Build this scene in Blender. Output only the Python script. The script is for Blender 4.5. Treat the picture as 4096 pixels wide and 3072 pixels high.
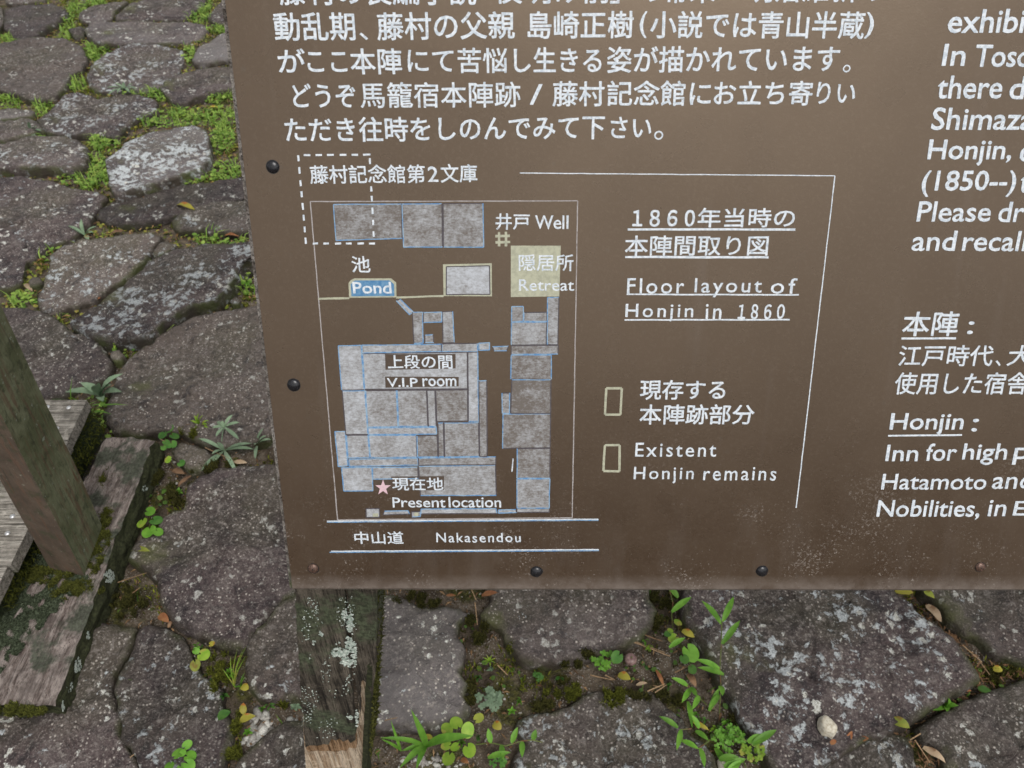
import bpy, math, random
import numpy as np
from mathutils import Vector, Matrix, noise as mn

random.seed(7); rng = np.random.default_rng(7)
S = bpy.context.scene
COL = S.collection
for o in list(bpy.data.objects): bpy.data.objects.remove(o)

# ------------------------------------------------------------------ camera
F = 2841.0                      # focal length in pixels of the 4096 x 3072 photograph
PITCH = math.radians(39.4)
CAM = np.array([0.0, 0.0, 1.5])
AX = np.array([1.0, 0, 0]); AF = np.array([0, math.cos(PITCH), -math.sin(PITCH)]); AD = np.array([0, -math.sin(PITCH), -math.cos(PITCH)])
cd = bpy.data.cameras.new('camera'); cam = bpy.data.objects.new('camera', cd); COL.objects.link(cam)
cam.location = CAM; cam.rotation_euler = (math.pi/2 - PITCH, 0, 0)
cd.sensor_width = 36; cd.lens = F/4096*36; cd.clip_start = 0.05; cd.clip_end = 500
cd.dof.use_dof = True; cd.dof.focus_distance = 0.74; cd.dof.aperture_fstop = 14
S.camera = cam
# ------------------------------------------------------------------ sky, sun, exposure (overcast)
SUN_EL, SUN_AZ = math.radians(56), math.radians(158)
w = bpy.data.worlds.new('World'); S.world = w; w.use_nodes = True
nt = w.node_tree; bg = nt.nodes['Background']
sky = nt.nodes.new('ShaderNodeTexSky'); sky.sky_type = 'NISHITA'; sky.sun_disc = False
sky.sun_elevation = SUN_EL; sky.sun_rotation = SUN_AZ; sky.dust_density = 4.0; sky.air_density = 1.0
hs = nt.nodes.new('ShaderNodeHueSaturation'); hs.inputs['Saturation'].default_value = 0.10
nt.links.new(sky.outputs[0], hs.inputs['Color']); nt.links.new(hs.outputs[0], bg.inputs[0]); bg.inputs[1].default_value = 0.13
sl = bpy.data.lights.new('sun', 'SUN'); sl.energy = 0.9; sl.angle = math.radians(30); sl.color = (1, .97, .93)
sun = bpy.data.objects.new('sun', sl); COL.objects.link(sun)
sdir = Vector((math.sin(SUN_AZ)*math.cos(SUN_EL), math.cos(SUN_AZ)*math.cos(SUN_EL), math.sin(SUN_EL)))
sun.rotation_euler = sdir.to_track_quat('Z', 'Y').to_euler()
S.view_settings.view_transform = 'Standard'; S.view_settings.look = 'None'
S.view_settings.exposure = 0.18; S.view_settings.gamma = 1; S.view_settings.use_curve_mapping = False
S.cycles.max_bounces = 6

# ------------------------------------------------------------------ survey of the place: rays, sign plane, ground plane
def ray(px, py):
    return AX*(px-2048)/F + AD*(py-1536)/F + AF
def camdir(a, b, c=F):
    v = AX*a + AD*b + AF*c; return v/np.linalg.norm(v)
D0 = 0.68
PP = CAM + AF*D0                                   # a point of the sign's face
PD = camdir(100, 9370)                             # down along the sign's face
PR = AX.copy()
PN = np.cross(PD, PR); PN /= np.linalg.norm(PN)
if np.dot(PN, AF) > 0: PN = -PN                    # towards the reader
def P(px, py, h=0.0):
    if 0 < h < .002: h *= .25            # paint films are thin
    r = ray(px, py); t = np.dot(PP + PN*h - CAM, PN)/np.dot(r, PN); return CAM + r*t
GA = math.radians(7.0)
GN = np.array([0, -math.sin(GA), math.cos(GA)]); GU = np.array([0, math.cos(GA), math.sin(GA)]); GX = AX
def G(px, py, h=0.0):
    r = ray(px, py); t = np.dot(GN*h - CAM, GN)/np.dot(r, GN); return CAM + r*t
def st(p): return float(p[0]), float(np.dot(p, GU))
def W(s, t, h=0.0): return GX*s + GU*t + GN*h
def proj(p):
    d = p - CAM; z = d @ AF; return 2048 + F*(d @ AX)/z, 1536 + F*(d @ AD)/z
# survey sheets the traced points were read from: name -> x0, y0, scale
ZS = dict(A=(0,0,.6173), B=(0,900,.6027), C=(0,1600,.5425), D=(0,2272,.5425), E=(1100,2272,.5425), F=(2100,2272,.4973),
          G=(3000,2272,.4955), L=(1150,580,.5877), H=(1250,1350,.5425), K=(2300,700,.8436), P=(900,0,.7233), Q=(2300,0,.8119),
          R=(1080,0,.5515), X=(0,0,1.0))
def z(k, x, y): a, b, s = ZS[k]; return a + x*s, b + y*s
def zz(k, pts): return [z(k, *p) for p in pts]

# ------------------------------------------------------------------ objects
def link(name, me, mat=None, parent=None, **props):
    o = bpy.data.objects.new(name, me); COL.objects.link(o)
    if mat is not None and me is not None:
        for m in (mat if isinstance(mat, (list, tuple)) else [mat]): me.materials.append(m)
    if parent is not None: o.parent = parent
    for k, v in props.items(): o[k] = v
    return o
def mesh(verts, faces, mi=None, smooth=False, name='m'):
    me = bpy.data.meshes.new(name)
    me.from_pydata([tuple(map(float, v)) for v in verts], [], faces); me.update()
    if mi is not None: me.polygons.foreach_set('material_index', mi)
    if smooth: me.polygons.foreach_set('use_smooth', [True]*len(me.polygons))
    return me
def thing(name, label, cat, loc=(0,0,0), group=None):
    o = bpy.data.objects.new(name, None); COL.objects.link(o); o.location = tuple(map(float, loc)); o.empty_display_size = .02
    o['label'] = label; o['category'] = cat
    if group: o['group'] = group
    return o
def part(name, me, mat, root, **props):
    """mesh given in world coordinates, kept so under a root that stands elsewhere"""
    o = link(name, me, mat, root, **props)
    if root is not None:
        L = Vector((0,0,0)); r = root
        while r is not None: L += Vector(r.location); r = r.parent
        me.transform(Matrix.Translation(-L))
    return o
def fast_mesh(name, V, Fc, col=None, smooth=False):
    """V (n,3), Fc (m,k) numpy"""
    me = bpy.data.meshes.new(name); n, (m, k) = len(V), Fc.shape
    me.vertices.add(n); me.vertices.foreach_set('co', V.astype(np.float32).ravel())
    me.loops.add(m*k); me.loops.foreach_set('vertex_index', Fc.astype(np.int32).ravel())
    me.polygons.add(m); me.polygons.foreach_set('loop_start', np.arange(0, m*k, k, dtype=np.int32))
    me.update(calc_edges=True)
    if col is not None:
        a = me.color_attributes.new('tint', 'FLOAT_COLOR', 'POINT')
        a.data.foreach_set('color', np.c_[col, np.ones(n)].astype(np.float32).ravel())
    if smooth: me.polygons.foreach_set('use_smooth', [True]*m)
    me.validate(); return me

# ------------------------------------------------------------------ materials
class NT:
    def __init__(s, name, rough=.8, spec=.3):
        s.m = bpy.data.materials.new(name); s.m.use_nodes = True; s.t = s.m.node_tree
        s.b = s.t.nodes['Principled BSDF']; s.b.inputs['Roughness'].default_value = rough
        s.b.inputs['Specular IOR Level'].default_value = spec
        s.co = s.t.nodes.new('ShaderNodeTexCoord').outputs['Object']
    def n(s, kind, **kw):
        n = s.t.nodes.new(kind)
        for k, v in kw.items(): setattr(n, k, v)
        return n
    def put(s, sock, v):
        if isinstance(v, bpy.types.NodeSocket): s.t.links.new(v, sock)
        elif isinstance(v, tuple) and len(v) == 3 and sock.type == 'RGBA': sock.default_value = (*v, 1)
        else: sock.default_value = v
    def map(s, sc=(1,1,1), rot=(0,0,0), src=None, loc=(0,0,0)):
        n = s.n('ShaderNodeMapping'); s.put(n.inputs[0], src or s.co); n.inputs['Scale'].default_value = sc
        n.inputs['Rotation'].default_value = rot; n.inputs['Location'].default_value = loc; return n.outputs[0]
    def noise(s, scale, detail=4, rough=.55, vec=None, dist=0):
        n = s.n('ShaderNodeTexNoise'); s.put(n.inputs['Vector'], vec or s.co); n.inputs['Scale'].default_value = scale
        n.inputs['Detail'].default_value = detail; n.inputs['Roughness'].default_value = rough; n.inputs['Distortion'].default_value = dist
        return n.outputs['Fac']
    def vor(s, scale, vec=None, feature='F1', out='Distance', rnd=1.0):
        n = s.n('ShaderNodeTexVoronoi', feature=feature); s.put(n.inputs['Vector'], vec or s.co); n.inputs['Scale'].default_value = scale
        n.inputs['Randomness'].default_value = rnd; return n.outputs[out]
    def ramp(s, v, a, b, lo=0.0, hi=1.0):
        n = s.n('ShaderNodeMapRange'); s.put(n.inputs[0], v); n.inputs[1].default_value = a; n.inputs[2].default_value = b
        n.inputs[3].default_value = lo; n.inputs[4].default_value = hi; return n.outputs[0]
    def math(s, op, a, b=0.0):
        n = s.n('ShaderNodeMath', operation=op); s.put(n.inputs[0], a); s.put(n.inputs[1], b); n.use_clamp = False; return n.outputs[0]
    def mix(s, f, a, b):
        n = s.n('ShaderNodeMix', data_type='RGBA'); s.put(n.inputs['Factor'], f); s.put(n.inputs[6], a); s.put(n.inputs[7], b); return n.outputs[2]
    def attr(s, name, typ='GEOMETRY', out='Fac'):
        n = s.n('ShaderNodeAttribute', attribute_name=name, attribute_type=typ); return n.outputs[out]
    def rand(s): return s.n('ShaderNodeObjectInfo').outputs['Random']
    def color(s, c): s.put(s.b.inputs['Base Color'], c)
    def bump(s, h, strength=.5, dist=.002):
        n = s.n('ShaderNodeBump'); s.put(n.inputs['Height'], h); n.inputs['Strength'].default_value = strength
        n.inputs['Distance'].default_value = dist; s.put(s.b.inputs['Normal'], n.outputs[0])
    def scaled(s, c, f):
        n = s.n('ShaderNodeMix', data_type='RGBA', blend_type='MULTIPLY'); n.inputs['Factor'].default_value = 1
        s.put(n.inputs[6], c); s.put(n.inputs[7], f); return n.outputs[2]

def stone_material():
    k = NT('weathered stone', .7, .42); r = k.rand()
    big = k.noise(5, 3); mid = k.noise(28, 6, .65); fine = k.noise(240, 3, .7)
    c = k.mix(k.ramp(big, .42, .58), (.029, .0185, .0205), (.068, .046, .044))
    c = k.mix(k.math('MULTIPLY', k.attr('warm', 'OBJECT'), .8), c, (.20, .165, .125))
    c = k.mix(k.ramp(mid, .45, .68, 0, .75), c, (.145, .117, .108))
    c = k.mix(k.ramp(mid, .46, .36, 0, .85), c, (.022, .017, .018))
    c = k.mix(k.ramp(k.noise(90, 5, .7, k.map(loc=(3,3,9))), .44, .34, 0, .8), c, (.020, .016, .016))
    c = k.mix(k.ramp(k.noise(3.3, 3, .6, k.map(loc=(3,1,7))), .56, .70, 0, .45), c, (.085, .078, .045))
    c = k.mix(k.ramp(fine, .55, .72, 0, .75), c, (.34, .30, .275))
    c = k.mix(k.ramp(fine, .46, .28, 0, .75), c, (.028, .024, .024))
    c = k.mix(k.ramp(k.math('ADD', r, k.math('MULTIPLY', k.noise(4, 2), .5)), .95, 1.25, 0, .8), c, k.mix(mid, (.10,.09,.088), (.20,.185,.18)))
    # grain flecks
    fl = k.math('MULTIPLY', k.ramp(k.vor(105), .27, .17), k.ramp(k.noise(20, 4, .7), .44, .56))
    c = k.mix(k.math('MULTIPLY', fl, k.attr('fleck', 'OBJECT')), c, (.56, .51, .45))
    bl = k.math('MULTIPLY', k.ramp(k.noise(85, 4, .7), .53, .62), k.ramp(k.noise(6, 3, .6, k.map(loc=(2,9,5))), .40, .60))
    c = k.mix(k.math('MULTIPLY', bl, k.attr('fleck', 'OBJECT')), c, (.27,.24,.215))
    # crusty lichen: clusters of small irregular patches
    wob = k.n('ShaderNodeMix', data_type='RGBA'); wob.inputs['Factor'].default_value = .018
    nn = k.n('ShaderNodeTexNoise'); k.put(nn.inputs['Vector'], k.co); nn.inputs['Scale'].default_value = 60; nn.inputs['Detail'].default_value = 4
    k.put(wob.inputs[6], k.co); k.put(wob.inputs[7], nn.outputs['Color'])
    patch = k.noise(46, 6, .68, wob.outputs[2]); clump = k.noise(7.5, 4, .6, k.map(loc=(9,2,4)))
    lam = k.attr('lichen', 'OBJECT')
    v = k.math('ADD', k.math('MULTIPLY', patch, .62), k.math('MULTIPLY', clump, .38))
    th = k.math('SUBTRACT', v, k.math('SUBTRACT', .672, k.math('MULTIPLY', lam, .155)))
    c = k.mix(k.ramp(th, 0, .025, 0, .85), c, k.mix(k.ramp(fine, .35, .65), (.32, .345, .35), (.68, .72, .73)))
    b2 = k.math('ADD', k.math('MULTIPLY', k.noise(62, 6, .72, wob.outputs[2]), .6), k.math('MULTIPLY', k.vor(38, wob.outputs[2]), -.32))
    b2 = k.math('ADD', b2, k.math('MULTIPLY', k.noise(13, 3, .6, k.map(loc=(5,5,1))), .45))
    sp = k.ramp(b2, .485, .51)
    c = k.mix(k.math('MULTIPLY', sp, k.ramp(lam, 0, .35)), c, k.mix(k.ramp(fine, .4, .6), (.34, .33, .28), (.66, .66, .62)))
    # mossy / earthy rim
    e = k.math('MULTIPLY', k.attr('rim'), k.ramp(k.noise(22, 4), .35, .55))
    c = k.mix(e, c, k.mix(k.ramp(k.noise(9, 2), .45, .6), (.042, .032, .022), (.055, .062, .018)))
    c = k.mix(k.ramp(k.noise(4.6, 4, .6, k.map(loc=(1,8,2))), .64, .72, 0, .5), c, (.105, .115, .03))
    k.color(k.scaled(c, k.ramp(r, 0, 1, .72, 1.38)))
    k.put(k.b.inputs['Roughness'], k.ramp(mid, .3, .7, .42, .72))
    h = k.math('ADD', k.math('MULTIPLY', mid, 1.4), k.math('MULTIPLY', k.math('ADD', fine, k.noise(90, 5, .7, k.map(loc=(3,3,9)))), .45)); h = k.math('ADD', h, k.math('MULTIPLY', k.ramp(th, 0, .03), .12))
    k.bump(h, 1.0, .010)
    return k.m
def soil_material():
    k = NT('damp soil', .95, .15)
    c = k.mix(k.ramp(k.noise(30, 5), .35, .65), (.062, .046, .033), (.17, .135, .10))
    v = k.vor(210); c = k.mix(k.math('MULTIPLY', k.ramp(v, .38, .22), k.ramp(k.noise(12), .42, .58)), c, (.32, .29, .25))
    c = k.mix(k.ramp(k.noise(7, 5, .6, k.map(loc=(4,4,4))), .54, .62, 0, .8), c, k.mix(k.ramp(k.noise(120, 2), .4, .6), (.030, .034, .009), (.085, .085, .015)))
    k.color(c); k.bump(k.math('ADD', k.noise(160, 5, .7), k.math('MULTIPLY', v, -.5)), 1, .006); return k.m
def tint_material(name, rough=.55, transl=.0, spec=.3, vary=.25, scale=300):
    k = NT(name, rough, spec); c = k.attr('tint', out='Color')
    c = k.scaled(c, k.ramp(k.noise(scale, 2), .3, .7, 1-vary, 1+vary)); k.color(c)
    if transl:
        tr = k.n('ShaderNodeBsdfTranslucent'); k.put(tr.inputs[0], c); mx = k.n('ShaderNodeMixShader'); mx.inputs[0].default_value = transl
        out = k.t.nodes['Material Output']; k.t.links.new(k.b.outputs[0], mx.inputs[1]); k.t.links.new(tr.outputs[0], mx.inputs[2]); k.t.links.new(mx.outputs[0], out.inputs[0])
    return k.m
def leaf_material(name, c1, c2, spots=None, transl=.3, rough=.5):
    k = NT(name, rough, .35); c = k.mix(k.ramp(k.noise(55, 3), .35, .65), c1, c2)
    c = k.scaled(c, k.ramp(k.rand(), 0, 1, .75, 1.25))
    if spots: c = k.mix(k.ramp(k.noise(38, 3, .5, k.map(loc=(2,7,5))), .54, .62), c, spots)
    k.color(c); k.bump(k.noise(400, 2), .3, .001)
    tr = k.n('ShaderNodeBsdfTranslucent'); k.put(tr.inputs[0], c); mx = k.n('ShaderNodeMixShader'); mx.inputs[0].default_value = transl
    k.t.links.new(k.b.outputs[0], mx.inputs[1]); k.t.links.new(tr.outputs[0], mx.inputs[2]); k.t.links.new(mx.outputs[0], k.t.nodes['Material Output'].inputs[0])
    return k.m
def wood_material(name, dark, light, grain_rot, moss=.4, green=(.04, .045, .018), gs=(9, 260, 260), edge_shift=0.0):
    """grain runs along the first axis after grain_rot"""
    k = NT(name, .88, .2); g = k.map(gs, src=k.map(rot=grain_rot))
    # stretched noise along the grain, scale baked in
    gr = k.noise(.55, 5, .72, g); g2 = k.noise(2.6, 3, .6, g)
    c = k.mix(k.ramp(gr, .40, .58), dark, light)
    c = k.mix(k.ramp(g2, .50, .36, 0, .8), c, tuple(x*.3 for x in dark))
    c = k.mix(k.ramp(k.noise(60, 5, .7), .52, .70, 0, .6), c, tuple(min(1, x*1.25) for x in light))
    c = k.mix(k.ramp(gr, .40, .30, 0, .9), c, tuple(x*.25 for x in dark))
    c = k.mix(k.ramp(k.noise(22, 5, .7), .5, .35, 0, .6), c, tuple(x*.5 for x in dark))
    m = k.ramp(k.noise(9, 5, .65), .62-moss*.3, .70-moss*.3)
    c = k.mix(k.math('MULTIPLY', m, .85), c, k.mix(k.ramp(k.noise(150, 3), .4, .6), green, tuple(x*2.2 for x in green)))
    k.color(c); k.bump(k.math('ADD', k.math('MULTIPLY', gr, 2), k.math('MULTIPLY', k.noise(200, 3), .4)), 1.0, .005); return k.m

M = {}
M['stone'] = stone_material(); M['soil'] = soil_material()
M['moss'] = tint_material('moss', .9, .2, .1, .3); M['grass'] = tint_material('grass', .5, .35, .3, .2); M['grit'] = tint_material('grit', .8, 0, .3, .3, 500)
M['litter'] = tint_material('litter', .8, .1, .2, .3)
M['green'] = leaf_material('fresh green leaf', (.12, .30, .03), (.19, .40, .05))
M['deep'] = leaf_material('deep green leaf', (.06, .18, .03), (.11, .25, .045))
M['lime'] = leaf_material('lime green leaf', (.22, .40, .035), (.33, .48, .06), (.42,.42,.08))
M['silver'] = leaf_material('silvery green leaf', (.17, .25, .15), (.25, .34, .22), None, .15, .7)
M['yellow'] = leaf_material('yellowed leaf', (.42, .38, .05), (.50, .44, .07), (.42, .16, .03))
M['olive'] = leaf_material('yellow green leaf', (.26, .32, .05), (.36, .38, .06), (.22, .15, .03))
M['brown'] = leaf_material('dry brown leaf', (.16, .085, .045), (.30, .18, .10), (.09, .045, .025), .1, .7)
M['orange'] = leaf_material('dry orange leaf', (.28, .10, .04), (.40, .19, .08), None, .15, .7)
M['tan'] = leaf_material('dry tan leaf', (.34, .24, .15), (.42, .32, .21), (.22, .13, .07), .1, .7)
M['stem'] = leaf_material('plant stem', (.12, .16, .04), (.17, .20, .06), (.16, .08, .04), .1)

# ================================================================== GROUND
STONES = []   # (polygon px, lichen, fleck, warm, height)
def stn(k, pts, li=.3, fl=.6, wa=0., h=0.0): STONES.append((zz(k, pts), li, fl, wa, h))
stn('A', [(20,60),(150,30),(330,35),(400,60),(440,100),(400,150),(340,190),(230,250),(130,275),(80,230),(30,180)], .15,.4)
stn('A', [(40,-70),(280,-90),(290,5),(180,18),(40,22)], .4,.6,.3)
stn('A', [(515,95),(580,50),(700,25),(830,20),(740,90),(720,130),(600,150),(530,140)], .25,.5)
stn('A', [(750,105),(820,60),(900,15),(1050,-20),(1330,-30),(1320,30),(1260,80),(1200,130),(1000,135),(760,132)], .2,.5)
stn('A', [(-130,20),(15,60),(20,150),(-20,250),(-130,260)], .3,.5)
stn('A', [(560,200),(600,155),(780,147),(1000,145),(1250,145),(1330,155),(1345,200),(1300,240),(1200,270),(1000,290),(830,300),(650,300),(580,260)], .25,.6)
stn('A', [(450,200),(520,182),(550,200),(545,240),(480,245)], .3,.6)
stn('A', [(-120,310),(0,290),(120,275),(250,248),(420,260),(520,310),(565,390),(520,450),(450,500),(430,570),(350,640),(200,640),(0,590),(-120,580)], .1,1.0,.45,.01)
stn('A', [(580,500),(620,430),(700,370),(830,305),(920,290),(1080,312),(1180,332),(1190,400),(1150,470),(1080,540),(950,590),(800,600),(640,590),(585,560)], .65,.9,.15)
stn('A', [(1250,400),(1290,330),(1400,240),(1480,210),(1600,200),(1600,390),(1480,400),(1380,425),(1270,430)], .1,.3)
stn('A', [(1050,590),(1100,520),(1250,470),(1400,435),(1500,425),(1600,410),(1600,570),(1500,590),(1350,620),(1200,680),(1120,670)], .1,.4)
stn('A', [(1350,110),(1400,50),(1450,10),(1580,-30),(1580,150),(1460,165),(1380,150)], .35,.5)
stn('A', [(240,780),(330,720),(420,625),(520,612),(640,650),(780,622),(880,617),(1010,660),(1010,735),(900,775),(820,825),(760,895),(600,888),(420,878),(300,858)], .6,.9)
stn('A', [(-120,715),(0,710),(100,705),(220,720),(215,757),(100,775),(-120,785)], .3,.5)
stn('A', [(-120,810),(0,800),(200,782),(245,800),(290,862),(200,888),(60,920),(-120,925)], .3,.7,.2)
stn('A', [(-120,960),(0,940),(200,902),(380,895),(500,925),(560,965),(560,1040),(520,1105),(300,1100),(100,1100),(-120,1115)], .5,1.0,.1,.015)
stn('A', [(695,1050),(780,990),(830,930),(1000,850),(1250,812),(1330,842),(1350,900),(1350,1030),(1280,1090),(1150,1140),(900,1215),(745,1255),(715,1200)], .95,.7,0,.03)
stn('A', [(625,1400),(650,1330),(730,1292),(900,1272),(1150,1222),(1400,1192),(1570,1172),(1680,1165),(1680,1300),(1500,1318),(1300,1350),(1150,1400),(1000,1448),(850,1463),(700,1448)], .2,.4)
stn('X', [(-70,735),(0,728),(80,716),(185,728),(278,760),(378,765),(432,785),(388,830),(370,877),(298,945),(204,985),(155,1018),(108,1045),(90,1129),(48,1159),(0,1165),(-70,1165)], .4,.5)
stn('A', [(1120,1440),(1200,1370),(1400,1332),(1590,1312),(1720,1305),(1720,1500),(1500,1520),(1300,1500),(1150,1500)], .35,1.0,.55)
stn('B', [(240,478),(292,400),(342,250),(352,205),(420,152),(560,122),(740,95),(900,80),(1000,80),(1070,103),(1000,188),(950,258),(860,340),(780,388),(700,438),(620,498),(500,528),(345,568),(275,563)], .55,1.0,.55,.01)
stn('B', [(445,618),(520,570),(650,500),(780,403),(935,290),(985,232),(1130,168),(1340,133),(1600,122),(1740,125),(1740,240),(1605,268),(1560,348),(1500,436),(1400,498),(1250,538),(1100,628),(980,736),(880,738),(700,746),(600,717),(520,678)], .92,.8,0,.035)
stn('B', [(-80,555),(0,558),(150,562),(300,592),(400,660),(480,732),(620,745),(700,850),(745,950),(700,1018),(620,1048),(540,1050),(430,1138),(250,1150),(-80,1300)], .35,1.0,.1)
stn('B', [(785,955),(860,860),(985,755),(1105,695),(1255,625),(1450,575),(1700,545),(1800,540),(1900,1390),(1700,1428),(1500,1465),(1350,1438),(1200,1378),(1080,1355),(900,1395),(765,1365),(705,1250),(745,1100)], .28,1.0,.55,.01)
stn('B', [(1135,1490),(1200,1452),(1330,1478),(1415,1540),(1375,1608),(1270,1638),(1185,1560)], .1,.9,.9)
stn('X', [(760,1947),(808,1912),(870,1880),(966,1858),(1085,1862),(1230,1870),(1250,2200),(1190,2355),(1118,2415),(1056,2480),(1004,2538),(982,2582),(868,2566),(776,2523),(702,2485),(654,2405),(632,2322),(568,2273),(526,2240),(574,2166),(644,2144),(650,2077),(736,2045)], .22,.75,0,.01)
stn('X', [(1008,2576),(1061,2500),(1126,2416),(1185,2378),(1300,2370),(1330,2500),(1320,2700),(1250,2790),(1131,2784),(1031,2779),(990,2746),(986,2652)], .55,.8,.25,.01)
stn('D', [(720,405),(860,445),(995,465),(955,620),(855,770),(822,900),(866,1100),(886,1260),(978,1380),(1025,1480),(1025,1700),(-80,1700),(-80,700),(450,560),(640,500)], .45,.7,0)
stn('D', [(1015,460),(1100,397),(1250,452),(1340,532),(1400,650),(1470,800),(1600,900),(1620,1010),(1690,1150),(1680,1230),(1640,1350),(1640,1700),(1055,1700),(1045,1470),(992,1370),(908,1250),(890,1100),(845,900),(875,780),(975,630)], .72,.8,0,.008)
stn('D', [(1690,1700),(1765,1430),(1850,1342),(1950,1242),(2080,1162),(2230,1142),(2330,1180),(2360,1700)], .5,.6)
stn('E', [(600,200),(870,190),(1000,265),(1150,295),(1340,315),(1415,342),(1335,420),(1325,500),(1395,640),(1335,760),(1395,850),(1375,950),(1435,1020),(1400,1098),(1300,1148),(1150,1188),(900,1178),(760,1170),(600,1150)], .42,.9,.15)
stn('X', [(1935,2290),(1960,2360),(1979,2397),(1928,2451),(1970,2489),(2013,2511),(2025,2560),(2079,2623),(2102,2638),(2200,2645),(2314,2627),(2378,2607),(2448,2592),(2521,2577),(2560,2548),(2595,2509),(2610,2471),(2634,2436),(2595,2396),(2588,2360),(2590,2240),(2400,2200),(2000,2200)], .22,1.0,.25,.01)
stn('X', [(2090,2885),(2134,2861),(2212,2850),(2299,2826),(2380,2774),(2498,2783),(2597,2774),(2620,2793),(2670,2848),(2720,2873),(2744,2921),(2819,2971),(2859,3020),(2870,3300),(2020,3300),(2066,3031),(2106,2977),(2079,2923)], .78,1.0,.3)
stn('X', [(2756,2481),(2820,2585),(2860,2660),(2900,2720),(2939,2799),(2974,2859),(3024,2943),(3064,3000),(3094,3060),(3140,3120),(3270,3085),(3297,3058),(3375,2998),(3420,2964),(3475,2933),(3569,2918),(3627,2883),(3691,2845),(3750,2814),(3801,2775),(3879,2741),(3918,2716),(3918,2684),(3869,2631),(3840,2586),(3770,2523),(3682,2463),(3641,2413),(3572,2364),(3562,2200),(2800,2200),(2744,2380),(2744,2440)], .8,.6,0,.025)
stn('X', [(3700,2200),(3706,2369),(3776,2432),(3816,2492),(3874,2537),(3919,2546),(3988,2606),(4042,2616),(4100,2641),(4300,2690),(4400,2200)], .3,.7,.25,.01)
stn('X', [(4400,2690),(4160,2700),(4096,2721),(4042,2751),(3943,2775),(3844,2820),(3775,2860),(3721,2884),(3680,2913),(3693,2964),(3744,2988),(3779,3043),(3810,3300),(4400,3300)], .45,.8,.1)
stn('X', [(3262,3130),(3294,3078),(3349,3029),(3388,2994),(3413,2970),(3476,2955),(3520,2940),(3584,2934),(3632,2954),(3660,2987),(3660,3035),(3680,3300),(3200,3300)], .7,.8,0)
# small loose rocks bedded between the slabs
SMALL = [('B',[(1022,190),(1060,142),(1110,122),(1158,140),(1112,183),(1042,203)],1.3,.2,.6,'white angular rock wedged behind the long lichened slab'),
         ('B',[(735,880),(750,845),(790,840),(815,865),(800,900),(760,905)],.2,.6,1.3,'tan lump of rock in the joint in front of the long lichened slab'),
         ('B',[(1535,505),(1560,480),(1590,500),(1585,525),(1550,528)],1.2,.3,.5,'small white rock in the joint right of the long lichened slab'),
         ('B',[(190,380),(215,350),(260,352),(270,385),(240,405),(205,405)],.6,.6,1.0,'pale rock at the left joint beside the tan mottled slab'),
         ('A',[(1000,1640),(1035,1590),(1080,1575),(1130,1592),(1080,1640),(1020,1656)],1.0,.3,.6,None)]

def in_poly(S_, T_, poly):
    x = S_; y = T_; ins = np.zeros(len(x), bool); n = len(poly)
    for i in range(n):
        x1, y1 = poly[i]; x2, y2 = poly[(i+1) % n]
        if y1 == y2: continue
        c = ((y1 > y) != (y2 > y)) & (x < (x2-x1)*(y-y1)/(y2-y1)+x1); ins ^= c
    return ins
def fb(x, y, o=0, oct=3):
    return mn.fractal(Vector((x, y, o)), 1.0, 2.1, oct)
def resample(poly, step):
    out = []; n = len(poly)
    # light Chaikin rounding first
    q = []
    for i in range(n):
        a = np.array(poly[i]); b = np.array(poly[(i+1) % n]); L = np.linalg.norm(b-a); e = min(.10, .005/max(L, 1e-6))
        q += [a+(b-a)*e, b+(a-b)*e]
    n = len(q)
    for i in range(n):
        a, b = q[i], q[(i+1) % n]; L = np.linalg.norm(b-a); m = max(1, int(round(L/step)))
        for j in range(m): out.append(a+(b-a)*j/m)
    return np.array(out)
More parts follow.
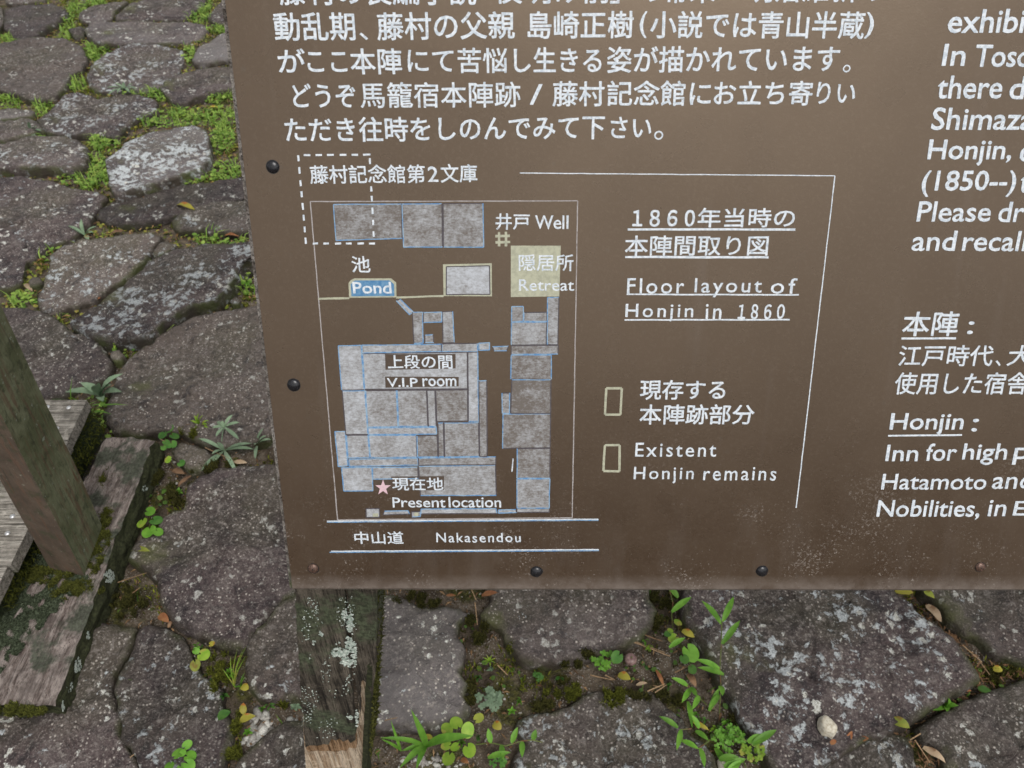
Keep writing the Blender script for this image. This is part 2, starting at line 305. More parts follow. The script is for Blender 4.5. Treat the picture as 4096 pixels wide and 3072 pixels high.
def stone_mesh(poly, top=0.0, step=.011, seed=0, deep=.07, relief=1.0):
    o = resample(poly, step); c = o.mean(0)
    # area centroid
    a = np.roll(o, -1, 0); cr = o[:,0]*a[:,1]-a[:,0]*o[:,1]; A = cr.sum()/2
    if abs(A) > 1e-7: c = np.array([((o[:,0]+a[:,0])*cr).sum(), ((o[:,1]+a[:,1])*cr).sum()])/(6*A)
    d = o-c; R = np.linalg.norm(d, axis=1)
    for i, (x, y) in enumerate(o):
        R_ = R[i]; k = fb(x*14, y*14, seed)*.0075 + fb(x*60, y*60, seed)*.0048 + .0065
        o[i] = c + d[i]*(1+k/max(R_, .03))
    d = o-c; R = np.linalg.norm(d, axis=1).mean(); N = len(o)
    rf = min(1., R/.06)
    prof = [(-.003, -deep), (-.001, -.016*rf), (.0008*rf, -.006*rf), (.0035*rf, -.0015*rf), (.009*rf, .001)]
    ins = .009*rf
    while ins < R*.93: ins += max(step*1.0, .009); prof.append((ins, .0016))
    V = []; rim = []; tx, ty = fb(seed*.37, 1.3)*.13, fb(seed*.41, 2.7)*.13
    for ki, (inset, h) in enumerate(prof):
        f = 1-min(inset/R, .97)
        for i in range(N):
            s_, t_ = c + d[i]*f; hh = h
            if ki > 0:
                q = fb(s_*3.2, t_*3.2, seed+.3)*.009 + fb(s_*13, t_*13, seed+5)*.0075 + fb(s_*45, t_*45, seed+9)*.0040
                led = fb(s_*2.2+seed, t_*5.0, seed+2); q += (.008 if led > .10 else 0.0) - (.007 if led < -.2 else 0)
                cra = abs(fb(s_*2.7-seed, t_*2.7, seed+20)); q -= .006*max(0, 1-cra/.02)
                w_ = min(1., .35 + max(inset, 0)/.03); hh += q*relief*w_*rf + (s_-c[0])*tx*rf*.5 + (t_-c[1])*ty*rf*.5
            V.append(W(s_, t_, top+hh)); rim.append(max(0., 1-max(inset, 0)/.018))
    V.append(W(c[0], c[1], top+.0016 + fb(c[0]*3.2, c[1]*3.2, seed+.3)*.009*relief)); rim.append(0)
    K = len(prof); Fq = []
    for k in range(K-1):
        b = k*N
        for i in range(N):
            j = (i+1) % N; Fq.append((b+i, b+j, b+N+j, b+N+i))
    b = (K-1)*N
    for i in range(N): Fq.append((b+i, b+(i+1) % N, K*N))
    if A < 0: Fq = [f[::-1] for f in Fq]
    me = mesh(V, Fq, smooth=True)
    at = me.attributes.new('rim', 'FLOAT', 'POINT'); at.data.foreach_set('value', rim)
    return me, c
# soil sheet: fine near by, coarse to the horizon
def axis(lo, hi, step, far, n):
    core = np.arange(lo, hi+1e-6, step); g = np.geomspace(step, far, n); return np.r_[lo-g[::-1].cumsum()[::-1] if False else lo-g[::-1], core, hi+g]
gx = axis(-3.2, 2.6, .03, 70, 16); gy = axis(-.1, 5.8, .03, 70, 16)
XX, YY = np.meshgrid(gx, gy); V = np.zeros((XX.size, 3)); hz = np.zeros(XX.size)
for i, (a, b) in enumerate(zip(XX.ravel(), YY.ravel())):
    hz[i] = -.016 + (fb(a*6, b*6, 3)*.007 + fb(a*26, b*26, 8)*.006 if abs(a) < 4 and -1 < b < 7 else 0)
V = XX.ravel()[:,None]*GX + YY.ravel()[:,None]*GU + hz[:,None]*GN
nx, ny = len(gx), len(gy); I = np.arange(nx*ny).reshape(ny, nx)
Fq = np.stack([I[:-1,:-1], I[:-1,1:], I[1:,1:], I[1:,:-1]], -1).reshape(-1, 4)
ground = link('ground', fast_mesh('ground', V, Fq, smooth=True), M['soil'], kind='structure', label='damp brown soil with moss in the joints of the stone paving')
polys = []
def add_stone(poly, li, fl, wa, h, seed, step=.011, name='stone', parent=None, mat=None, **kw):
    me, c = stone_mesh(poly, h, step, seed, **kw)
    o = link(name, me, mat or M['stone'], parent if parent is not None else ground)
    o['lichen'] = float(li); o['fleck'] = float(fl); o['warm'] = float(wa)
    me.transform(Matrix.Translation(-Vector(W(c[0], c[1])))); o.location = tuple(W(c[0], c[1]))
    return o
for i, (pp, li, fl, wa, h) in enumerate(STONES):
    top = .006 + h
    poly = [st(G(x, y, top)) for x, y in pp]; polys.append(poly)
    far = np.mean([p[1] for p in poly]) > 2.6
    if np.mean([p[1] for p in poly]) > 2.0: li = min(1.05, li+.22); fl = min(1, fl+.2); top += .006
    add_stone(poly, li, fl, wa, top, i*3.7+1, .014 if far else .010)
# paving that the sign hides and that goes on outside the frame
outl = []
for poly in polys: outl += list(resample(poly, .08))
outl = np.array(outl)
seeds = []
for a in np.arange(-4.4, 4.6, .5):
    for b in np.arange(-.5, 6.6, .42):
        p = np.array([a+random.uniform(-.16, .16)+(.25 if int(b/.42) % 2 else 0), b+random.uniform(-.12, .12)])
        if any(in_poly(p[:1], p[1:], q)[0] for q in polys): continue
        if len(outl) and np.min(np.linalg.norm(outl-p, axis=1)) < .10: continue
        x, y = proj(W(p[0], p[1])); 
        vis = (-150 < x < 4250 and -150 < y < 3230) and not (x > 1330 and y < 2200)
        if vis and b > 0: continue
        seeds.append(p)
for si, p in enumerate(seeds):
    cell = [p+np.array(v) for v in ((-.34,-.34),(.34,-.34),(.34,.34),(-.34,.34))]
    def clip(cell, m, n_):
        out = []
        for i in range(len(cell)):
            a, b = cell[i], cell[(i+1) % len(cell)]; da, db = np.dot(a-m, n_), np.dot(b-m, n_)
            if da <= 0: out.append(a)
            if (da < 0) != (db < 0) and da != db: out.append(a+(b-a)*da/(da-db))
        return out
    for q in seeds:
        dv = q-p; L = np.linalg.norm(dv)
        if 0 < L < .95: cell = clip(cell, p+dv*.5-dv/L*.02, dv/L)
    for q in outl[np.linalg.norm(outl-p, axis=1) < .55]:
        dv = q-p; L = np.linalg.norm(dv); cell = clip(cell, q-dv/L*.03, dv/L)
        if len(cell) < 3: break
    if len(cell) < 3: continue
    a = np.array(cell); ar = abs(sum(a[i][0]*a[(i+1) % len(a)][1]-a[(i+1) % len(a)][0]*a[i][1] for i in range(len(a))))/2
    if ar < .012: continue
    cell = [tuple(c_) for c_ in cell]; polys.append(cell)
    add_stone(cell, random.uniform(.1, .7), random.uniform(.4, 1), random.uniform(0, .5), random.uniform(0, .02), si*1.3+200, .025)
for i, (k, pts, li, fl, wa, lab) in enumerate(SMALL):
    poly = [st(G(*z(k, *p), .012)) for p in pts]
    o = add_stone(poly, li, fl, wa, .014, 90+i*2.1, .008, 'rock', deep=.04)
    if lab: o['label'] = lab

# ------------------------------------------------------------------ what grows and lies in the joints
NS = 170000
sx = rng.uniform(-2.9, 2.2, NS); ty = rng.uniform(.35, 5.3, NS)
keep = np.ones(NS, bool)
pw = W(0,0)+sx[:,None]*GX+ty[:,None]*GU; qx, qy = proj(pw)
keep &= (qx > -250) & (qx < 4350) & (qy > -250) & (qy < 3330) & ~((qx > 1400) & (qy < 2150))
sx, ty, qx, qy = sx[keep], ty[keep], qx[keep], qy[keep]
ins = np.zeros(len(sx), bool)
for q in polys:
    a = np.array(q); m = (sx > a[:,0].min()) & (sx < a[:,0].max()) & (ty > a[:,1].min()) & (ty < a[:,1].max()) & ~ins
    idx = np.where(m)[0]
    if len(idx): ins[idx] |= in_poly(sx[idx], ty[idx], q)
sx, ty, qx, qy = sx[~ins], ty[~ins], qx[~ins], qy[~ins]
n2 = np.array([mn.noise(Vector((a*5, b*5, 1.3))) for a, b in zip(sx, ty)])
n3 = np.array([mn.noise(Vector((a*11, b*11, 7.3))) for a, b in zip(sx, ty)])
hs_ = np.array([-.016 + fb(a*6, b*6, 3)*.007 + fb(a*26, b*26, 8)*.006 for a, b in zip(sx, ty)])
base = sx[:,None]*GX + ty[:,None]*GU + hs_[:,None]*GN
up = qy < 1330
def pick(mask, prob): return np.where(mask & (rng.random(len(sx)) < prob))[0]
def frame(n):
    a = rng.uniform(0, 2*np.pi, n); return np.c_[np.cos(a)][:, :1]*GX + np.c_[np.sin(a)][:, :1]*GU
def tufts(b, h, w_, lean, cols, nb=1):
    """bent three-triangle blades"""
    n = len(b); d = frame(n); sd = np.cross(GN[None], d); l = (rng.uniform(.2, 1, n)*lean)[:,None]
    h = (h*rng.uniform(.5, 1.25, n))[:,None]; ww = (w_*rng.uniform(.7, 1.3, n))[:,None]
    v0 = b-sd*ww/2; v1 = b+sd*ww/2; m = b+GN*h*.6+d*h*l*.35; v2 = m+sd*ww*.4; v3 = m-sd*ww*.4; v4 = b+GN*h*(1-.35*l)+d*h*l
    V = np.stack([v0, v1, v2, v3, v4], 1).reshape(-1, 3); i = np.arange(n)[:,None]*5
    Fc = np.concatenate([i+np.array([[0,1,2]]), i+np.array([[0,2,3]]), i+np.array([[3,2,4]])]); return V, Fc, np.repeat(cols, 5, 0)
def cols(n, a, b, j=.25):
    t = rng.random(n)[:,None]; return (np.array(a)*(1-t)+np.array(b)*t)*rng.uniform(1-j, 1+j, (n, 1))
def merge(parts):
    V, Fc, C, o = [], [], [], 0
    for v, f, c in parts: V.append(v); Fc.append(f+o); C.append(c); o += len(v)
    return np.concatenate(V), np.concatenate(Fc), np.concatenate(C)
def around(b, k, r):
    n = len(b); b = np.repeat(b, k, 0); a = rng.uniform(0, 2*np.pi, n*k); rr = r*np.sqrt(rng.random(n*k))
    return b + (np.cos(a)*rr)[:,None]*GX + (np.sin(a)*rr)[:,None]*GU
# moss: dark nearly everywhere, brighter in cushions
parts = []
i = pick(~up & (n2 > -.22), .45); b = around(base[i], 3, .006); parts.append(tufts(b, .006, .0026, .9, cols(len(b), (.055,.043,.022), (.12,.10,.045), .4)))
i = pick(n2 > .02, .5); b = around(base[i], 3, .006); parts.append(tufts(b, .009, .0028, .8, cols(len(b), (.035,.034,.010), (.085,.085,.018))))
i = pick((n3 > .22), .7); b = around(base[i], 4, .007); parts.append(tufts(b+GN*.004, .013, .003, .8, cols(len(b), (.08,.10,.012), (.19,.20,.025))))
mossparts = parts
# clover-like leaflets: flat little discs
def discs(b, r, cols_, tilt=.5):
    n = len(b); d = frame(n); e = np.cross(GN[None], d); tl = rng.uniform(-tilt, tilt, (n, 1)); d = d + GN*tl; d /= np.linalg.norm(d, axis=1)[:,None]
    r = (r*rng.uniform(.6, 1.3, n))[:,None]; V = []
    for k in range(6):
        a = k*math.pi/3; V.append(b + d*r*math.cos(a)*1.25 + e*r*math.sin(a))
    V = np.stack(V, 1).reshape(-1, 3); i = np.arange(n)[:,None]*6
    Fc = np.concatenate([i+np.array([[0,1,2]]), i+np.array([[0,2,3]]), i+np.array([[0,3,5]]), i+np.array([[3,4,5]])]); return V, Fc, np.repeat(cols_, 6, 0)
lush = []   # px ellipses of green: sheet, x, y, rx, ry
for e in [('A',500,60,70,60),('A',620,20,60,40),('A',1260,100,110,45),('A',1400,195,80,25),('A',620,350,70,70),('A',500,540,60,45),('A',700,300,80,25),('A',1220,360,50,60),
          ('A',1350,620,190,45),('A',1150,760,330,60),('A',680,920,110,50),('A',560,1150,190,70),('A',1440,900,80,90),('A',1200,1150,140,45),('A',1450,1110,110,70),('A',60,260,70,40),
          ('A',60,650,80,50),('A',280,690,60,60),('A',150,890,160,35),('A',950,610,160,40),('A',1450,760,110,60),('A',430,170,50,80),('A',1000,255,90,45),('A',1330,30,50,40),
          ('A',1450,1580,160,40),('A',620,1060,90,60),
          ('B',310,180,70,50),('B',160,500,90,60),('B',1410,100,110,35),('B',1230,600,60,60),('B',1640,400,60,60),('B',390,580,50,30),('B',790,790,90,50),('B',640,1230,80,120),
          ('C',760,300,100,130)]:
    x, y = z(e[0], e[1], e[2]); s = ZS[e[0]][2]; lush.append((x, y, e[3]*s, e[4]*s))
L = np.zeros(len(sx))
for x, y, rx, ry in lush: L = np.maximum(L, 1-((qx-x)/rx)**2-((qy-y)/ry)**2)
lm = L > 0
grass = []
i = pick(lm & up & (n3 > -.35), .36); b = around(base[i], 2, .014); grass.append(tufts(b, .050, .0042, 1.2, cols(len(b), (.14,.29,.04), (.42,.58,.12))))
i = pick(up & ~lm, .10); b = base[i]; grass.append(tufts(b, .03, .004, 1., cols(len(b), (.14,.22,.03), (.34,.42,.08))))
i = pick(lm, .5); b = around(base[i], 2, .01)+GN*rng.uniform(.004,.028,(len(i)*2,1)); g2 = discs(b, .0062, cols(len(b), (.13,.26,.04), (.38,.52,.11)))
i = pick(up & ~lm, .35); b = base[i]+GN*rng.uniform(.003,.015,(len(i),1)); g3 = discs(b, .0055, cols(len(b), (.14,.19,.03), (.42,.40,.08)))
i = pick(~up & (n2 > .10), .10); b = base[i]+GN*rng.uniform(.003,.015,(len(i),1)); g4 = discs(b, .0048, cols(len(b), (.06,.13,.022), (.13,.22,.04)))
i = pick(~up & ~lm, .014); b = base[i]; grass.append(tufts(b, .03, .003, 1.2, cols(len(b), (.08,.17,.02), (.14,.25,.04))))
Vg, Fg, Cg = merge(grass); link('grass', fast_mesh('grass', Vg, Fg, Cg), M['grass'], kind='stuff', label='bright green grass blades growing in the paving joints', category='grass')
Vg, Fg, Cg = merge([g2, g3, g4]); link('ground_cover', fast_mesh('ground_cover', Vg, Fg, Cg), M['grass'], kind='stuff', label='tiny green leaflets spreading through the paving joints', category='ground cover')
# grit and gravel
def pebbles(b, r, cols_):
    ico = np.array([(0,0,1),(1,0,0),(0,1,0),(-1,0,0),(0,-1,0),(0,0,-1)], float)
    extra = np.array([(1,1,1),(-1,1,1),(-1,-1,1),(1,-1,1)])/1.55; P0 = np.concatenate([ico[:5], extra]); P0 = np.concatenate([P0, [[0,0,-.6]]])
    T = [(0,5,6),(0,6,7),(0,7,8),(0,8,5),(5,1,2),(5,2,6),(6,2,3),(6,3,7),(7,3,4),(7,4,8),(8,4,1),(8,1,5),(1,9,2),(2,9,3),(3,9,4),(4,9,1)]
    n = len(b); d = frame(n); e = np.cross(GN[None], d); sc = rng.uniform(.55, 1.2, (n, 1, 3))*(r*rng.lognormal(0, .35, n))[:,None,None]
    J = P0[None]*rng.uniform(.75, 1.15, (n, 10, 1))*sc
    V = b[:,None,:] + J[:,:,:1]*d[:,None]+J[:,:,1:2]*e[:,None]+J[:,:,2:]*GN*.8
    Fc = (np.arange(n)[:,None,None]*10+np.array(T)[None]).reshape(-1, 3); return V.reshape(-1, 3), Fc, np.repeat(cols_, 10, 0)
grit = []
i = pick(~up & (n3 < .25), .24); grit.append(pebbles(base[i]+GN*.002, .0028, cols(len(i), (.14,.12,.10), (.40,.38,.34), .2)))
i = pick(up, .03); grit.append(pebbles(base[i]+GN*.002, .004, cols(len(i), (.14,.12,.10), (.34,.31,.28), .2)))
for (x, y, rx, ry, num, r) in [(1045,2900,48,55,34,.0072),(1010,2965,40,28,18,.0070),(1030,2640,50,25,14,.004),(1190,2890,40,20,12,.0055),(1700,3050,160,25,40,.004),(1600,2760,60,80,26,.003),(1990,2760,60,60,20,.0035),(980,1275,40,25,14,.006),(1100,1190,50,30,20,.006)]:
    for _ in range(num):
        a = random.uniform(0, 6.28); q = math.sqrt(random.random()); p = G(x+rx*q*math.cos(a), y+ry*q*math.sin(a), -.018)
        grit.append(pebbles(p[None], r, cols(1, (.22,.20,.18), (.50,.49,.45), .2)))
Vg, Fg, Cg = merge(grit); link('gravel', fast_mesh('gravel', Vg, Fg, Cg), M['grit'], kind='stuff', label='pale grit and small gravel lying in the paving joints', category='gravel')
# dry litter: needles and shreds
def slivers(b, l, w_, cols_):
    n = len(b); d = frame(n); e = np.cross(GN[None], d); l = (l*rng.uniform(.4, 1.4, n))[:,None]; ww = (w_*rng.uniform(.6, 1.5, n))[:,None]; r = rng.uniform(-.3,.3,(n,1))
    V = np.stack([b-d*l/2, b+e*ww+GN*.003, b+d*l/2+GN*l*r*.5+e*l*.1, b-e*ww+GN*.004], 1).reshape(-1, 3); i = np.arange(n)[:,None]*4
    return V, np.concatenate([i+np.array([[0,1,3]]), i+np.array([[1,2,3]])]), np.repeat(cols_, 4, 0)
lit = []
i = pick(~up, .26); lit.append(slivers(base[i]+GN*.006, .014, .0016, cols(len(i), (.10,.05,.025), (.30,.19,.10))))
i = pick(up, .22); lit.append(slivers(base[i]+GN*.012, .024, .0022, cols(len(i), (.16,.07,.03), (.34,.22,.10))))
i = pick((qx > 3500) & ~up, .55); b = around(base[i], 2, .01)+GN*.008; lit.append(slivers(b, .022, .0016, cols(len(b), (.09,.045,.02), (.26,.15,.08))))
for (x1, y1, x2, y2) in [(2498,2550,2660,2610),(2500,2555,2680,2625),(2580,2540,2650,2565),(1905,2400,1860,2300),(2590,2765,2660,2735),(2620,2770,2665,2740),(2700,2690,2760,2660),(2420,2700,2460,2720),(1990,2660,2030,2700),(3690,2930,3640,2960),(470,2330,590,2290),(520,2380,560,2350),(520,3030,560,3000),(650,2300,680,2440),(640,1755,700,1790),(820,1790,930,1840),(1500,2890,1590,2870),(1900,2410,1910,2500),(2360,2700,2450,2720),(3660,2960,3720,3050),(3900,2620,3960,2700),(3850,2580,3930,2650)]:
    a, b = G(x1, y1, .012), G(x2, y2, .014); d = b-a; e = np.cross(GN, d); e /= np.linalg.norm(e); w_ = .0013
    lit.append((np.array([a-e*w_, a+e*w_, b+e*w_*.6, b-e*w_*.6]), np.array([[0,1,2],[0,2,3]]), np.tile(cols(1, (.22,.13,.07), (.38,.26,.15)), (4, 1))))
Vg, Fg, Cg = merge(lit); link('litter', fast_mesh('litter', Vg, Fg, Cg), M['litter'], kind='stuff', label='dry brown needles and shredded leaves lying in the joints', category='leaf litter')
# moss cushions climbing over the stone edges
CUSH = [('C',760,600,90,130,.05,1),('C',790,830,90,60,.05,1),('C',1380,250,110,50,.012,1),('C',1600,500,120,45,.01,0),('C',1430,600,40,90,.01,0),('C',1300,700,60,110,.005,0),('C',1130,560,80,120,0,0),
        ('D',960,250,130,150,0,0),('D',1640,760,100,140,.0,1),('D',1750,1170,50,110,.0,1),('D',1720,1380,70,70,.0,1),('D',2070,1010,50,30,.0,1),('D',1600,880,60,60,0,1),
        ('E',1000,220,130,45,.008,0),('E',1200,275,160,30,.01,0),('E',1520,420,120,80,0,0),('E',1500,520,160,70,0,0),('E',1730,600,60,60,.006,1),('E',1450,950,60,120,0,0),('E',2100,900,120,90,.0,0),('E',1950,690,60,35,.012,0),('E',2150,720,50,25,.01,0),
        ('F',330,1000,180,70,.004,1),('F',700,1040,100,80,.008,1),('F',500,700,70,30,.01,0),('F',120,745,90,30,.01,0),('F',420,760,80,40,.0,0),('F',1120,260,110,90,0,0),('F',1080,430,70,90,0,0),('F',900,1030,300,40,-.004,0),('F',1700,1130,60,160,-.01,0),('F',1200,1080,90,50,-.005,0),
        ('F',150,1130,120,50,.004,0),('G',2000,850,140,90,-.012,0),('G',1700,950,110,40,-.01,0)]
for (k, x, y, rx, ry, h, br) in CUSH:
    n = int(rx*ry*.13); s = ZS[k][2]; pts = []
    for _ in range(n):
        a = random.uniform(0, 6.28); q = random.random()**.6
        X, Y = z(k, x+rx*q*math.cos(a), y+ry*q*math.sin(a))
        if mn.noise(Vector((X*.03, Y*.03, 4))) < -.05 + .25*q: continue
        pts.append(G(X, Y, h-.004+.012*(1-q)))
    if not pts: continue
    b = around(np.array(pts), 2, .005)
    c = cols(len(b), (.045,.05,.010), (.13,.14,.02)) if br else cols(len(b), (.030,.030,.010), (.075,.072,.018))
    mossparts.append(tufts(b, .011, .0026, .8, c, 1))
Vg, Fg, Cg = merge(mossparts); link('moss', fast_mesh('moss', Vg, Fg, Cg), M['moss'], kind='stuff', label='dark and yellow green moss filling the joints between the paving stones', category='moss')

# ================================================================== TIMBER ON THE LEFT
def prism(top, bot):
    """closed prism between two equally long loops of points"""
    n = len(top); V = list(top)+list(bot); Fc = [tuple(range(n)), tuple(range(2*n-1, n-1, -1))]
    for i in range(n): j = (i+1) % n; Fc.append((i, i+n, j+n, j))
    return V, Fc
def subdiv_noise(me, cuts, amp, scale, seed=0):
    import bmesh
    bm = bmesh.new(); bm.from_mesh(me)
    for _ in range(cuts):
        L_ = np.median([e.calc_length() for e in bm.edges]); es = [e for e in bm.edges if e.calc_length() > max(L_*.6, .004)]
        bmesh.ops.subdivide_edges(bm, edges=es, cuts=1, use_grid_fill=True)
    for v in bm.verts:
        p = v.co*scale; v.co += Vector((mn.noise(p+Vector((seed, 0, 0))), mn.noise(p+Vector((0, seed+5, 0))), mn.noise(p+Vector((0, 0, seed+9)))))*amp
    bmesh.ops.recalc_face_normals(bm, faces=bm.faces); bm.to_mesh(me); bm.free(); return me
grain_angle = math.atan2(*(np.array(st(G(618,1755)))-np.array(st(G(215,2815)))))   # the beam's heading
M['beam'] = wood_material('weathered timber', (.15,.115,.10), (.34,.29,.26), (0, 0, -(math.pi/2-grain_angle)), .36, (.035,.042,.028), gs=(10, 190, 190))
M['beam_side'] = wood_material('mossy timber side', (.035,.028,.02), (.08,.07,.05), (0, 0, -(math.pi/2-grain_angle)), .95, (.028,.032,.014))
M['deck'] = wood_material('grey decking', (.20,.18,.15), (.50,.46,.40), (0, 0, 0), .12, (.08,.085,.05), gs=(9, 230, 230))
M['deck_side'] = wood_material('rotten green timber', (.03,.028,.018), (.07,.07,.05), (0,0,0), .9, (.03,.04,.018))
HB = .062
bt = [G(x, y, HB) for x, y in ((425,1752),(618,1755),(222,2822),(-120,2822))]
bb = [p-GN*(HB+.01) for p in bt]; bb[1] += GX*.004
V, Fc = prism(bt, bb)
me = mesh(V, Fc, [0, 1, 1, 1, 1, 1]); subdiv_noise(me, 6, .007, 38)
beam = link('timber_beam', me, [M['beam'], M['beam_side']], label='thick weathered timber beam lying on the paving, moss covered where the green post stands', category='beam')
HD = .155
root = thing('wooden_deck', 'low grey slatted wooden deck with mossy edge at the left, behind the green post', 'deck', G(-60, 1900))
rows = [1597, 1763, 1930, 2096, 2262, 2440]
def dk(y): return 348 - (y-1597)*.4754
for i in range(5):
    y0, y1 = rows[i], rows[i+1]; a0, a1 = G(dk(y0), y0, HD), G(dk(y1), y1, HD)
    d = (a1-a0); a0 = a0+d*.02; a1 = a1-d*.02
    e = -GX*1.6 + GU*.0
    sh = random.uniform(-.004, .006)*GX
    top = [a0+sh, a1+sh, a1+e, a0+e]; V, Fc = prism(top, [p-GN*.03 for p in top])
    me = mesh(V, Fc); subdiv_noise(me, 3, .0015, 25, i)
    part('board', me, M['deck'], root)
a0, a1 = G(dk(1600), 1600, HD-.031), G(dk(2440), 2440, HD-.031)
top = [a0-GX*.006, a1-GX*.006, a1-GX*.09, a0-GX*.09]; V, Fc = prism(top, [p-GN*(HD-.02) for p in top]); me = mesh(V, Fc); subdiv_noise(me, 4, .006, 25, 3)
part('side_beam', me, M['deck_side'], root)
k = NT('nail head', .35, .6); k.b.inputs['Metallic'].default_value = .8; k.color((.7,.7,.7)); M['nail'] = k.m
def dome(c, n_, r, hgt, seg=12, rings=4):
    u = np.cross(n_, [0.3,1,.2]); u /= np.linalg.norm(u); v = np.cross(n_, u); V = []; Fc = []
    for j in range(rings):
        t = j/(rings); rr = r*math.cos(t*math.pi/2); hh = hgt*math.sin(t*math.pi/2)
        for i in range(seg): a = 2*math.pi*i/seg; V.append(c+u*rr*math.cos(a)+v*rr*math.sin(a)+n_*hh)
    V.append(c+n_*hgt)
    for j in range(rings-1):
        for i in range(seg): i2 = (i+1) % seg; Fc.append((j*seg+i, j*seg+i2, (j+1)*seg+i2, (j+1)*seg+i))
    for i in range(seg): Fc.append(((rings-1)*seg+i, (rings-1)*seg+(i+1) % seg, rings*seg))
    return V, Fc
for x, y in ((190,1627),(275,1630),(227,1713),(50,2065),(30,2133)):
    V, Fc = dome(G(x, y, HD), GN, .0058, .003); part('nail', mesh(V, Fc, smooth=True), M['nail'], root)
# green post standing on the beam
def post_mat(name, a, b, sp):
    k = NT(name, .7, .25); c = k.mix(k.ramp(k.noise(12, 5, .7), .4, .6), a, b); c = k.mix(k.ramp(k.noise(1.0, 5, .7, k.map((70, 70, 7))), .52, .62, 0, .7), c, (.13,.075,.05)); c = k.mix(k.ramp(k.noise(40, 5, .7), .46, .36, 0, .7), c, (.05,.055,.03))
    g = k.noise(1.0, 4, .6, k.map((160, 160, 9))); c = k.mix(k.ramp(g, .60, .72, 0, .8), c, (.12,.055,.03))
    c = k.mix(k.ramp(g, .42, .3, 0, .6), c, (.03,.03,.022))
    c = k.mix(k.ramp(k.noise(75, 4, .7), .64, .69, 0, .7), c, sp); k.color(c); k.bump(k.math('ADD', g, k.noise(90, 3)), .6, .002); return k.m
M['post_green'] = post_mat('green painted post', (.105,.115,.06), (.18,.19,.115), (.30,.34,.28))
M['post_rust'] = post_mat('rust brown painted post', (.075,.055,.040), (.115,.085,.062), (.25,.25,.20))
Lp, Fp, Rp = G(203,2276,HB), G(340,2305,HB), G(413,2110,HB); Bp = Lp+Rp-Fp
upv = -camdir(1780-2048, 5080-1536)
base_ = [Lp, Fp, Rp, Bp]; top = [p+upv*1.55 for p in base_]
V, Fc = prism(top, [p-upv*.004 for p in base_]); mi = [0, 0, 1, 0, 0, 1]
me = mesh(V, Fc, mi); subdiv_noise(me, 3, .002, 12)
root = thing('post', 'leaning square post with peeling green and rust brown paint standing on the timber beam', 'post', sum(base_)/4)
part('shaft', me, [M['post_green'], M['post_rust']], root)
# moss round its foot
mp = []
for (k, x, y, rx, ry) in [('C',640,1190,110,110),('C',600,1400,170,60),('C',770,960,50,150),('C',480,1330,60,60),('C',740,1080,60,120),('D',300,60,260,60),('D',480,160,110,80),('D',150,1050,200,40)]:
    n = int(rx*ry*.16)
    for _ in range(n):
        a = random.uniform(0, 6.28); q = random.random()**.6; X, Y = z(k, x+rx*q*math.cos(a), y+ry*q*math.sin(a))
        if mn.noise(Vector((X*.03, Y*.03, 9))) < -.15 + .2*q: continue
        mp.append(G(X, Y, HB-.001))
mp2 = []
for _ in range(30000):       # grey green crusts over the inner side of the beam
    X, Y = random.uniform(-40, 400), random.uniform(2220, 2700); lim = min(240-(Y-2437)*.93, 372)
    if X > lim or mn.noise(Vector((X*.02, Y*.02, 2))) < -.55+.6*max(0, X/lim)**3: continue
    mp2.append(G(X, Y, HB-.001))
b2 = np.array(mp2); V2, F2, C2 = discs(b2+GN*.002, .0024, cols(len(b2), (.020,.025,.012), (.09,.11,.07), .4), .9); part('lichen', fast_mesh('lichen', V2, F2, C2), M['moss'], beam, kind='stuff')
b = around(np.array(mp), 2, .005); c = cols(len(b), (.040,.045,.012), (.12,.125,.025))
V, Fc, Cc = tufts(b, .009, .0026, .9, c); o = link('moss', fast_mesh('moss', V, Fc, Cc), M['moss'], beam, kind='stuff')
mp = []
for _ in range(2600):   # moss on the deck's side and along its edge
    y = random.uniform(1597, 2380); p = G(dk(y), y, HD-.02); mp.append(p - GN*random.random()**1.5*.12 + GX*.002)
b = np.array(mp); deck_root = [o for o in COL.objects if o.name == 'wooden_deck'][0]
V, Fc, Cc = tufts(b, .010, .003, 1.6, cols(len(b), (.035,.045,.015), (.15,.16,.03))); part('moss', fast_mesh('moss', V, Fc, Cc), M['moss'], deck_root, kind='stuff')

# lichen crusts: overlapping pale flakes
k = NT('pale lichen', .9, .1); k.color(k.mix(k.ramp(k.noise(300, 4), .4, .6), (.26,.32,.27), (.58,.62,.56))); k.bump(k.noise(350, 3), .8, .002); M['lichen'] = k.m
def flakes(pts, n_, r, seed=0):
    V = []; Fc = []; n_ = np.array(n_)
    u = np.cross(n_, [0.1,1,.3]); u /= np.linalg.norm(u); v = np.cross(n_, u)
    for p in pts:
        o = len(V); rr = r*random.uniform(.5, 1.3); hgt = random.uniform(.0006, .002); V.append(p+n_*hgt)
        m = 8
        for i in range(m): a = 2*math.pi*i/m; q = rr*random.uniform(.6, 1.2); V.append(p+u*q*math.cos(a)+v*q*math.sin(a)+n_*hgt*random.uniform(.2, 1))
        for i in range(m): Fc.append((o, o+1+i, o+1+(i+1) % m))
    return mesh(V, Fc)
def blob(k, x, y, rx, ry, n):
    out = []
    for _ in range(n):
        a = random.uniform(0, 6.28); q = math.sqrt(random.random()); out.append(z(k, x+rx*q*math.cos(a), y+ry*q*math.sin(a)))
    return out
